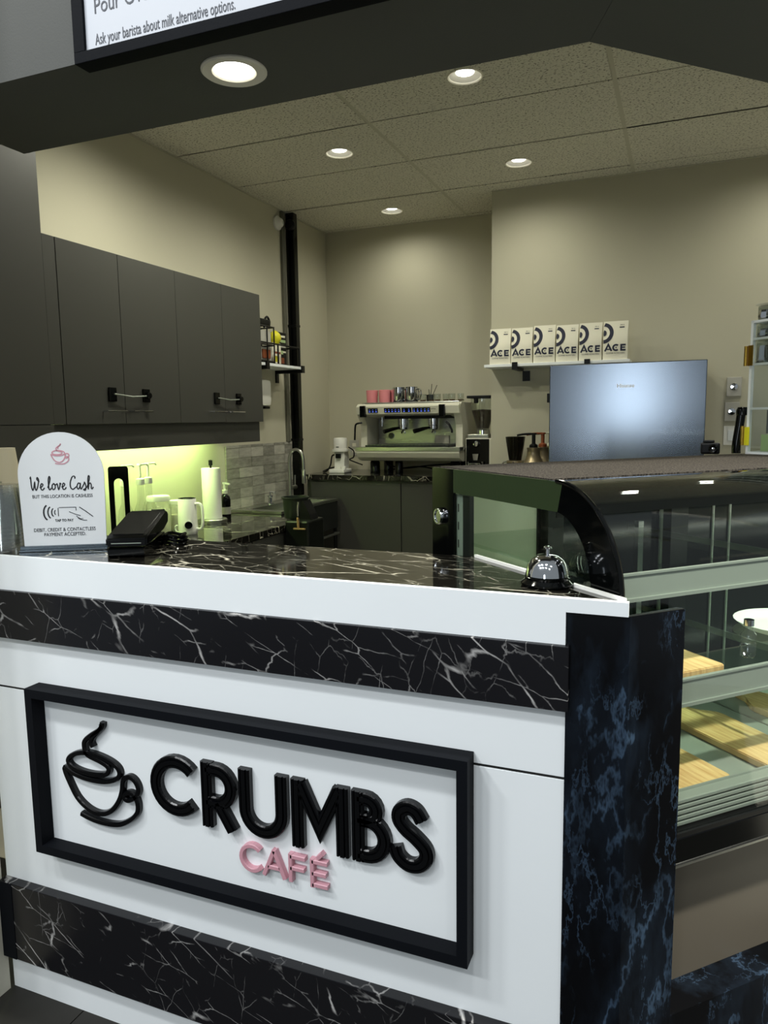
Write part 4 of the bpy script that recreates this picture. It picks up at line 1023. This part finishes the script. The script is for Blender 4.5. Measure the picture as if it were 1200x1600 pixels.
for x in (-.345, .275): E('steam_lever', box(new(), x - .022, x + .022, -.275, -.235, .43, .515, .006), m_blackgl)
text('lettering', 'APPIA', .017, m_text, em, Tr(.19, -.2625, .478) @ Matrix.Rotation(math.radians(13), 4, 'X'), .9)
# group heads + portafilters
for gx_ in (-.085, .155):
    g_ = E('group_head', lathe(new(), [(.036, .362), (.040, .366), (.040, .415), (.034, .42), (.034, .445)], 24, c=(gx_, -.09, 0)), m_chrome, smooth=True)
    bm = new(); lathe(bm, [(.034, .335), (.038, .34), (.038, .361), (0, .361)], 24, c=(gx_, -.09, 0)); tube(bm, [(gx_, -.09, .338), (gx_ - .012, -.09, .315), (gx_ - .014, -.09, .305)], .007, 8); tube(bm, [(gx_, -.09, .338), (gx_ + .012, -.09, .315), (gx_ + .014, -.09, .305)], .007, 8)
    pf_ = E('portafilter', bm, m_chrome, smooth=True)
    bm = new(); tube(bm, [(gx_ - .03, -.115, .348), (gx_ - .06, -.15, .340), (gx_ - .115, -.205, .322)], [.009, .014, .017], 10); obj('handle', bm, m_blackgl, pf_, True)
E('dark_cavity', box(new(), -.22, .30, -.14, .04, .415, .4385), m_cabdark)  # solid dark slab standing in for the shade under the head
for s_, xx in ((-1, -.345), (1, .345)):
    bm = new()
    if s_ < 0: tube(bm, cat([(-.36, -.24, .39), (-.39, -.25, .385), (-.412, -.25, .37), (-.418, -.25, .30), (-.42, -.25, .26)], 4), .007, 8)
    else: tube(bm, cat([(.30, -.245, .39), (.325, -.25, .37), (.335, -.25, .35), (.345, -.25, .33), (.345, -.25, .31)], 4), .008, 8)
    E('steam_wand', bm, m_black, smooth=True)
bm = new(); lathe(bm, [(.026, 0), (.026, .006), (.021, .008), (.020, .005), (0, .005)], 24, T=Tr(-.235, .044, .285) @ Matrix.Rotation(PI / 2, 4, 'X')); pg_ = E('pressure_gauge', bm, m_chrome, smooth=True)
bm = new(); lathe(bm, [(.0195, .0052), (.0195, .0062), (0, .0064)], 20, T=Tr(-.235, .044, .285) @ Matrix.Rotation(PI / 2, 4, 'X')); obj('gauge_face', bm, m_dark, pg_, True)
bm = new(); tube(bm, [(-.255, -.10, .43), (-.255, -.10, .36)], .008, 8); lathe(bm, [(.014, .39), (.014, .41), (0, .412)], 14, c=(-.255, -.10, 0)); E('water_spout', bm, m_chrome, smooth=True)
for x in (-.31, .33):
    for y in (-.12, .16):
        E('foot', lathe(new(), [(.038, 0), (.038, .085), (.03, .10), (0, .10)], 20, c=(x, y, 0)), m_blackgl, smooth=True)
for x in (-.12,):
    E('foot', lathe(new(), [(.03, 0), (.03, .085), (.025, .10), (0, .10)], 20, c=(x, -.10, 0)), m_blackgl, smooth=True)
E('cup_tray', box(new(), -.375, .375, -.20, .205, .5255, .532), m_dark)
bm = new(); tube(bm, [(-.36, -.195, .535), (.385, -.195, .535), (.39, -.10, .545)], .0045, 8); E('tray_rail', bm, m_steel, smooth=True)
bm = new(); box(bm, .13, .24, .030, .0445, .225, .285, .002); E('warning_plate', bm, m_ivory, label='bright yellowish notice plate')
for k in range(3): E('vent_slat', box(new(), .30, .36, -.01, .02, .30 + .022 * k, .312 + .022 * k), m_steel)
for pts in ([(-.30, .10, .06), (-.15, .05, .03), (.05, .12, .05), (.30, .08, .07)], [(-.25, .0, .02), (.0, .04, .045), (.2, .0, .02), (.36, .05, .05)]):
    bm = new(); tube(bm, cat(pts, 5), .006, 6); E('hose', bm, m_black, smooth=True)

TOP = CT + .532
pk = None
for (x, y, lab) in ((-2.205, 5.245, 'pink cup at the left front of the machine top'), (-2.098, 5.235, 'pink cup second from the left on the machine top'), (-2.045, 5.315, 'pink cup half hidden behind the steel pitcher')):
    if pk is None:
        pk = thing('pink_cup', lab, 'cup', (x, y, TOP), 0, 'pink cups on the espresso machine')
        obj('cup_body', lathe(new(), [(.038, 0), (.042, .003), (.046, .10), (.044, .102), (.042, .098), (.039, .008), (0, .006)], 28), m_pinkcup, pk, True)
    else: dup(pk, (x, y, TOP), 0, lab)
pi_ = None
for (x, y, lab) in ((-1.985, 5.235, 'steel milk pitcher beside the pink cups'), (-1.925, 5.33, 'steel milk pitcher behind the front pitcher'), (-1.880, 5.235, 'steel milk pitcher nearest the small glasses')):
    if pi_ is None:
        pi_ = thing('milk_pitcher', lab, 'pitcher', (x, y, TOP), 0, 'steel milk pitchers on the espresso machine')
        obj('pitcher_body', lathe(new(), [(.044, 0), (.046, .003), (.043, .09), (.045, .118), (.043, .118), (.041, .09), (.043, .006), (0, .005)], 28), m_chrome, pi_, True)
        bm = new(); tube(bm, cat([(.042, 0, .10), (.07, 0, .10), (.075, 0, .06), (.062, 0, .025), (.044, 0, .025)], 4), .005, 8); obj('handle', bm, m_chrome, pi_, True)
    else: dup(pi_, (x, y, TOP), random.uniform(-.5, .5), lab)
gp = None
for k in range(6):
    x, y = -1.79 + k * .056, 5.23 + .03 * (k % 2)
    lab = ['small glass nearest the steel pitchers', 'second small glass from the pitchers', 'third small glass from the pitchers', 'third small glass from the grinder', 'second small glass from the grinder', 'small glass nearest the grinder'][k] + ' on the machine top'
    if gp is None:
        gp = thing('shot_glass', lab, 'glass', (x, y, TOP + .002), 0, 'small glasses on the espresso machine')
        obj('glass_body', lathe(new(), [(.018, 0), (.022, .004), (.025, .06), (.023, .06), (.020, .008), (0, .007)], 20), m_acryl, gp, True)
        obj('dark_base', lathe(new(), [(.0195, .008), (.0205, .018), (0, .018)], 18), m_syrup, gp, True)
    else: dup(gp, (x, y, TOP + .002), 0, lab)
spn = thing('stirring_spoon', 'thin spoons standing in a small holder among the glasses', 'spoon', (-1.765, 5.32, TOP))
obj('holder', lathe(new(), [(.022, 0), (.026, .003), (.028, .06), (.026, .06), (.024, .006), (0, .005)], 20), m_black, spn, True)
for a_ in ((.015, .14), (.055, .13), (-.01, .10)):
    bm = new(); tube(bm, [(0, 0, .01), (a_[0], 0, a_[1])], .0025, 6); obj('spoon_stem', bm, m_black, spn, True)

# coffee grinder in the niche
gr = thing('coffee_grinder', 'tall coffee grinder with black front and bean hopper right of the machine', 'grinder', (-1.360, 5.33, CT))
bm = new(); box(bm, -.105, .095, -.10, .14, 0, .268, .006); obj('housing', bm, m_machine, gr)
bm = new(); box(bm, -.098, .072, -.106, -.1005, .012, .262, .002); obj('front_panel', bm, m_blackgl, gr)
bm = new(); box(bm, -.095, .06, -.085, .10, .2685, .295, .004); obj('top_plate', bm, m_steel, gr)
obj('collar', lathe(new(), [(.05, .295), (.05, .325), (.045, .33), (0, .33)], 24), m_chrome, gr, True)
obj('hopper', lathe(new(), [(.042, .331), (.046, .335), (.090, .485), (.0905, .555), (.088, .555), (.0875, .486), (.044, .338), (.040, .336)], 28, close=False), m_acryl, gr, True)
obj('beans', lathe(new(), [(.041, .337), (.080, .46), (.0805, .47), (.0, .478)], 24), m_bean, gr, True)
bm = new(); box(bm, -.098, .098, -.098, .098, .555, .575, .004); obj('hopper_lid', bm, m_black, gr)
bm = new(); lathe(bm, [(.016, .52), (.016, .555)], 14, c=(-.03, -.085, 0)); obj('lid_latch', bm, m_black, gr, True)
bm = new(); lathe(bm, [(.024, 0), (.024, .012), (.016, .026), (0, .028)], 24, T=Tr(-.022, -.106, .225) @ Matrix.Rotation(PI / 2, 4, 'X')); obj('dose_knob', bm, m_chrome, gr, True)
bm = new(); prism(bm, [(-.022 - .015, .11), (-.022 + .015, .11), (-.022 + .022, .155), (-.022 - .022, .155)], -.135, -.1065, axis='y'); obj('chute', bm, m_chrome, gr)
bm = new(); tube(bm, [(-.075, -.107, .05), (-.072, -.15, .055), (-.06, -.16, .085), (.015, -.16, .085), (.03, -.15, .055), (.032, -.107, .05)], .006, 8); tube(bm, [(-.072, -.14, .055), (-.072, -.14, .10)], .005, 8); tube(bm, [(.03, -.14, .055), (.03, -.14, .10)], .005, 8); obj('fork', bm, m_chrome, gr, True)

# white small grinder at the left of the machine
wg = thing('white_brewer', 'small white countertop brewer with black cord left of the espresso machine', 'brewer', (-2.495, 5.27, CT))
obj('base', box(new(), -.065, .065, -.085, .065, 0, .03, .008), m_whitepl, wg)
obj('tank', lathe(new(), [(.05, .165), (.066, .168), (.066, .185), (.052, .187), (.054, .265), (.050, .272), (.015, .276), (0, .276)], 28), m_whitepl, wg, True)
bm = new(); prism(bm, [(-.042, .031), (.042, .031), (.048, .12), (.042, .164), (-.042, .164), (-.036, .12)], -.03, .055, axis='y'); obj('column', bm, m_whitepl, wg)
obj('spout', box(new(), -.02, .02, -.055, -.031, .115, .150, .004), m_black, wg)
obj('logo_patch', box(new(), -.012, .012, -.0555, -.054, .200, .206), m_text, wg)
bm = new(); lathe(bm, [(.022, .03), (.022, .05), (.012, .055), (0, .055)], 18, c=(.045, -.05, 0)); obj('knob', bm, m_whitepl, wg, True)
bm = new(); tube(bm, cat([(-.05, .02, .14), (-.075, .0, .13), (-.08, -.02, .06), (-.11, -.03, .012), (-.15, -.01, .008), (-.16, .04, .012), (-.12, .05, .03), (-.07, .05, .04)], 5), .006, 6)
obj('cord', bm, m_black, wg, True)
bm = new(); tube(bm, cat([(.055, .03, .20), (.09, .05, .17), (.085, .06, .12), (.05, .06, .10), (.10, .08, .075), (.16, .06, .06)], 5), .005, 6); obj('cord', bm, m_black, wg, True)
ol = thing('wall_outlet', 'cream outlet plate on the back wall behind the espresso machine', 'outlet', (-2.53, BW, 1.27))
obj('plate', box(new(), -2.59, -2.505, BW - .006, BW - .0005, 1.205, 1.335, .002), m_plate, ol, world=True)
for z in (1.245, 1.295): obj('socket', box(new(), -2.565, -2.53, BW - .0075, BW - .006, z - .014, z + .014, .001), m_ivory, ol, world=True)

# ================================================================== fridge wall
fr = thing('refrigerator', 'tall blue-grey steel refrigerator against the far wall', 'refrigerator', (-.30, 4.8, 0))
obj('body', box(new(), -.728, .108, 4.512, 5.10, .02, 1.800, .004), m_fridgeside, fr, world=True)
obj('door', box(new(), -.735, .118, 4.45, 4.508, .06, 1.804, .005), m_fridge, fr, world=True)
T0 = world_of(fr).inverted()
text('lettering', 'Hisense', .030, mat('white_badge', '#f4f6fa', .4), fr, T0 @ Tr(-.354, 4.4495, 1.664), 1.0, bold=.0006)
obj('side_latch', box(new(), -.752, -.736, 4.47, 4.50, 1.588, 1.642, .003), m_black, fr, world=True)
for x in (-.66, .04): obj('foot', box(new(), x - .03, x + .03, 4.55, 4.62, 0, .02), m_black, fr, world=True)

bs = thing('coffee_shelf', 'narrow white wall shelf under the six coffee bags', 'shelf', (-.78, KW, 1.845))
obj('board', box(new(), -1.248, -.318, 4.915, KW - .0005, 1.838, 1.857, .002), m_white, bs, world=True)
for x in (-1.04, -.575):
    bm = new(); box(bm, x - .018, x + .018, 4.905, 4.9145, 1.818, 1.866); box(bm, x - .018, x + .018, 4.9145, KW - .001, 1.818, 1.8375); box(bm, x - .018 + .03, x + .018 + .045, KW - .012, KW - .001, 1.75, 1.818)
    obj('bracket', bm, m_black, bs, world=True)
# coffee bags
def bag_mesh(w, h, d):
    bm = new(); nx, nz = 6, 9
    def P_(i, j, side):
        u_ = i / nx - .5; v_ = j / nz
        dep = d / 2 * (1 - .25 * (abs(u_) * 2) ** 3) * (1 if v_ < .55 else max(.12, 1 - (v_ - .55) / .45 * .88)) * (.92 + .08 * math.sin(v_ * 6))
        return (u_ * w * (1 - .03 * math.sin(v_ * PI)), side * dep, v_ * h)
    F = [[bm.verts.new(P_(i, j, -1)) for i in range(nx + 1)] for j in range(nz + 1)]
    K = [[bm.verts.new(P_(i, j, 1)) for i in range(nx + 1)] for j in range(nz + 1)]
    for j in range(nz):
        for i in range(nx):
            bm.faces.new((F[j][i], F[j][i + 1], F[j + 1][i + 1], F[j + 1][i])); bm.faces.new((K[j][i + 1], K[j][i], K[j + 1][i], K[j + 1][i + 1]))
        bm.faces.new((K[j][0], F[j][0], F[j + 1][0], K[j + 1][0])); bm.faces.new((F[j][nx], K[j][nx], K[j + 1][nx], F[j + 1][nx]))
    for i in range(nx):
        bm.faces.new((F[0][i + 1], F[0][i], K[0][i], K[0][i + 1])); bm.faces.new((F[nz][i], F[nz][i + 1], K[nz][i + 1], K[nz][i]))
    return bm
bw, bh, bd = .142, .235, .075
def front_y(z): return -bd / 2 * (.92 + .08 * math.sin(z / bh * 6)) * (1 if z / bh < .55 else max(.12, 1 - (z / bh - .55) / .45 * .88)) - .0012
def drape(bm):   # settle flat print on the bag's face
    for v in bm.verts: v.co.y = front_y(v.co.z) + (v.co.y) * 1.0 + .25 * bd / 2 * (min(1, abs(v.co.x) / (bw / 2))) ** 3 * (1 if v.co.z / bh < .55 else .5)
    return bm
bg_ = thing('coffee_bag', 'coffee bag', 'coffee bag', (0, 0, 0), 0, 'coffee bags on the wall shelf')
obj('pouch', bag_mesh(bw, bh, bd), m_ivory, bg_, True)
bm = new(); stroke(bm, arc(-.068, .163, .0465, .0525, -90, 90, 20), flat(.022, .0003), 0); drape(bm); rg = obj('target_print', bm, m_ink, bg_)
bm = new(); stroke(bm, arc(-.068, .163, .0085, .0105, -90, 90, 10), flat(.017, .0003), 0); drape(bm); obj('target_print', bm, m_ink, bg_)
def az(x, z): return (x, z)
bm = new(); fl_ = flat(.0105, .0003)
stroke(bm, [(-.058, .052), (-.0385, .092), (-.019, .052)], fl_, 0); stroke(bm, [(-.047, .063), (-.030, .063)], flat(.007, .0003), 0)
stroke(bm, arc(.0060, .0720, .0165, .0165, 48, 312, 16), fl_, 0); stroke(bm, arc(.0070, .0720, .0022, .0022, 0, 340, 6), flat(.0035, .0003), 0)
stroke(bm, [(.0605, .0875), (.0355, .0875), (.0355, .0565), (.0605, .0565)], fl_, 0); stroke(bm, [(.0355, .072), (.058, .072)], flat(.008, .0003), 0)
drape(bm); obj('name_print', bm, m_ink, bg_)
bm = new(); stroke(bm, [(.022, .196), (.050, .196)], flat(.0065, .0003), 0)
drape(bm); obj('print_bar', bm, m_ink, bg_)
o = text('lettering', 'COFFEE ROASTERS', .0130, m_ink, bg_, Tr(.002, -.0003, .0350), .98, 'CENTER', ext=.0002)
for v in o.data.vertices: v.co.y = front_y(v.co.z) + .25 * bd / 2 * min(1, abs(v.co.x) / (bw / 2)) ** 3
o = text('lettering', '340 G', .011, m_ink, bg_, Tr(.036, -.0003, .206), .9, 'CENTER', ext=.0002)
for v in o.data.vertices: v.co.y = front_y(v.co.z) + .1 * bd / 2 * min(1, abs(v.co.x) / (bw / 2)) ** 3
labs = ['ivory coffee bag leftmost of the six on the shelf', 'ivory coffee bag second from the left', 'ivory coffee bag third from the left', 'ivory coffee bag third from the right', 'ivory coffee bag second from the right', 'ivory coffee bag at the right end, nearest the fridge top centre']
for k, (xc, dz) in enumerate(((-1.146, 0), (-1.000, -.002), (-.853, .006), (-.707, 0), (-.560, .004), (-.408, .006))):
    t = bg_ if k == 0 else dup(bg_)
    t.location = (xc, 4.965, 1.8572); t.rotation_euler = (0, 0, random.uniform(-.03, .03)); t['label'] = labs[k] + (' on the white wall shelf' if k < 5 else '')
    t.scale = (1.0 if k < 5 else 1.06, 1, 1 + dz * 4)

# dials and switch
for i, (z, lab) in enumerate(((1.674, 'grey wall plate with a round silver dial, upper of two'), (1.520, 'grey wall plate with a round silver dial, lower of two'))):
    x = .292 - .006 * i
    t = thing('dial_plate', lab, 'wall dial', (x, KW, z), 0, 'round dials on the far wall')
    bm = new(); box(bm, -.042, .042, -.022, -.0005, -.059, .059, .003); obj('plate', bm, m_plate, t)
    bm = new(); lathe(bm, [(.023, 0), (.023, .006), (.020, .009), (.008, .010), (.008, .02), (0, .021)], 24, T=Tr(0, -.022, 0) @ Matrix.Rotation(PI / 2, 4, 'X')); obj('dial', bm, m_chrome, t, True)
sw = thing('light_switch', 'white rocker light switch below the wall dials', 'switch', (.284, KW, 1.372))
bm = new(); box(bm, -.040, .040, -.007, -.0005, -.060, .060, .002); obj('plate', bm, m_whitepl, sw)
bm = new(); box(bm, -.017, .017, -.013, -.0075, -.033, .033, .003); obj('rocker', bm, m_white, sw)

# things standing on the display case top, far right
MZ = 1.3776
rk = thing('acrylic_rack', 'clear acrylic display box with white edges and hinged door on the case top', 'display box', ST(-1.49, 2.12) + (MZ,), PI / 4)
def RK(t): return t - 2.12
def RS(s): return -s - 1.49
def rbox(name, t0, t1, s0, s1, z0, z1, m, par=None, bev=0., **k):
    bm = new(); box(bm, RK(t0), RK(t1), RS(s1), RS(s0), z0 - MZ, z1 - MZ, bev); return obj(name, bm, m, par or rk, **k)
ra, rb, rs0, rs1, rzt = 1.955, 2.30, -1.690, -1.295, 1.787
for t_, s_ in ((ra, rs0), (ra, rs1 - .01), (rb - .01, rs0), (rb - .01, rs1 - .01)):
    rbox('post', t_, t_ + .010, s_, s_ + .010, MZ, rzt, m_white)
for z in (MZ, rzt - .008):
    for q in ((ra, rb, rs0, rs0 + .008), (ra, rb, rs1 - .008, rs1), (ra, ra + .008, rs0 + .008, rs1 - .008), (rb - .008, rb, rs0 + .008, rs1 - .008)):
        rbox('edge_rail', q[0], q[1], q[2], q[3], z + .0003, z + .0075, m_white)
for z in (1.515, 1.650, 1.727):
    rbox('shelf', ra + .002, rb - .002, rs0 + .011, rs1 - .011, z, z + .006, m_white if False else m_acryl)
    rbox('shelf_edge', ra + .0002, ra + .0019, rs0 + .011, rs1 - .011, z, z + .007, m_white)
rbox('side_panel', ra + .003, rb - .003, rs0 + .002, rs0 + .005, MZ + .008, rzt - .009, m_acryl)
dr = rbox('door_panel', ra - .0045, ra - .001, rs0 + .012, rs1 - .012, MZ + .008, rzt - .009, m_acryl)
rbox('hinge', ra - .006, ra - .0046, rs0 - .002, rs0 + .016, 1.650, 1.712, m_brass, par=dr)
rbox('hinge', ra - .006, ra - .0046, rs0 - .002, rs0 + .016, 1.405, 1.462, m_yellow, par=dr)
bm = new()
for zc in (1.650, 1.405): tube(bm, [(RK(ra - .010), RS(rs0 - .006), zc - MZ), (RK(ra - .010), RS(rs0 - .006), zc + .06 - MZ)], .0055, 10)
obj('hinge_pins', bm, m_brass, rk, True)
rbox('green_card', ra + .03, ra + .033, rs0 + .03, rs1 - .02, MZ + .0085, 1.438, m_green)
rbox('grey_card', ra + .05, ra + .053, rs0 + .03, rs1 - .03, 1.441, 1.514, m_fridgeside)
crk = None
for (z, h, lab) in ((1.6565, .069, 'clear ribbed plastic container on the upper shelf of the acrylic box'), (1.7335, .043, 'clear ribbed plastic container on the top shelf of the acrylic box'), (1.788, .045, 'clear ribbed plastic container on the roof of the acrylic box')):
    p = ST(-1.545, 2.085)
    t = thing('clear_container', lab, 'container', (p[0], p[1], z), PI / 4, 'clear containers in the acrylic box')
    bm = new(); box(bm, -.10, .10, -.15, .15, 0, h, .006); obj('tub', bm, m_ribbed, t)
    bm = new()
    for i in range(6):
        for j in range(2):
            lathe(bm, [(.018, .004), (.021, .012), (.018, h - .014), (0, h - .012)], 8, c=(-.09 + .001, -.13 + i * .052, 0)) if j == 0 else lathe(bm, [(.018, .004), (.02, .012), (.018, h - .014), (0, h - .012)], 8, c=(-.04, -.13 + i * .052, 0))
    o = obj('moulded_cups', bm, m_chrome, t, True); o['kind'] = 'stuff'
    obj('lid', box(new(), -.104, .104, -.154, .154, h + .0002, h + .006, .002), m_clear, t)
# handset and camera on the case top
p = ST(-1.66, 1.865)
hs = thing('phone_handset', 'black telephone handset leaning beside the acrylic display box', 'handset', (.170, 2.62, MZ), 0)
bm = new(); tube(bm, cat([(-.006, 0, .0), (-.006, .0, .03), (.0, 0, .085), (.004, 0, .13)], 4), [.014] * 13, 10); obj('handset_body', bm, m_blackgl, hs, True)
obj('earpiece', lathe(new(), [(.0, 0), (.017, .003), (.018, .018), (.014, .028), (0, .03)], 16, c=(.006, 0, .118)), m_blackgl, hs, True)
tape = thing('label_camera', 'small black camera-like device on the case top before the wall switch', 'device', (.085, 2.56, MZ))
bm = new(); box(bm, -.028, .028, -.02, .02, 0, .036, .006); obj('body', bm, m_black, tape)
bm = new(); lathe(bm, [(.013, 0), (.014, .01), (.010, .014), (.004, .012), (0, .012)], 18, T=Tr(.008, -.02, .018) @ Matrix.Rotation(PI / 2, 4, 'X')); obj('lens', bm, m_blackgl, tape, True)
bm = new(); lathe(bm, [(.004, .0145), (0, .015)], 10, T=Tr(.008, -.02, .018) @ Matrix.Rotation(PI / 2, 4, 'X')); obj('lens_glint', bm, m_chrome, tape, True)
obj('top_plate', box(new(), -.022, .012, -.012, .012, .036, .044, .003), m_black, tape)

# spare hopper and bell-shaped pump canisters on the side counter
hp = thing('bean_hopper', 'dark flared bean hopper with chrome clips on a round green jar', 'hopper', (-1.035, 4.93, CT))
obj('jar', lathe(new(), [(.062, 0), (.068, .01), (.072, .05), (.066, .095), (.055, .11), (0, .112)], 28), mat('green_glass_jar', '#66703c', .15), hp, True)
obj('jar_collar', lathe(new(), [(.058, .11), (.060, .113), (.058, .126), (0, .128)], 28), m_bronze, hp, True)
obj('hopper_cone', lathe(new(), [(.042, .128), (.044, .14), (.058, .225), (.066, .285), (.064, .285), (.056, .225), (.0, .15)], 28), mat('smoked_black_plastic', '#14120c', .12), hp, True)
for a_ in (-2.6, -.5, -1.57, 1.0):
    bm = new(); tube(bm, cat([(.062 * math.cos(a_), .062 * math.sin(a_), .118), (.085 * math.cos(a_), .085 * math.sin(a_), .112), (.088 * math.cos(a_), .088 * math.sin(a_), .08), (.074 * math.cos(a_), .074 * math.sin(a_), .06)], 4), .005, 8); obj('clip', bm, m_chrome, hp, True)
cn = None
for k, (x, y, lab, mm) in enumerate(((-.885, 4.78, 'bell shaped pump canister with a black pump left of the fridge', m_black), (-.850, 4.913, 'bell shaped pump canister with a copper pump behind the black pumped one', m_copper), (-.815, 5.046, 'bell shaped pump canister with a cream pump, farthest back by the fridge', m_machine))):
    t = thing('pump_canister', lab, 'canister', (x, y, CT), 0, 'bell shaped pump canisters')
    obj('canister', lathe(new(), [(.062, 0), (.066, .004), (.066, .115), (.060, .128), (.048, .15), (.042, .175), (.040, .205), (.043, .21), (.043, .218), (0, .219)], 28), m_bronze, t, True)
    obj('pump', tube(lathe(new(), [(.026, .218), (.028, .222), (.026, .236), (.012, .245), (.012, .30), (.02, .302), (.02, .312), (0, .313)], 18), cat([(.0, 0, .306), (-.05, -.02, .306), (-.10, -.04, .298)], 3), .007, 8), mm, t, True)
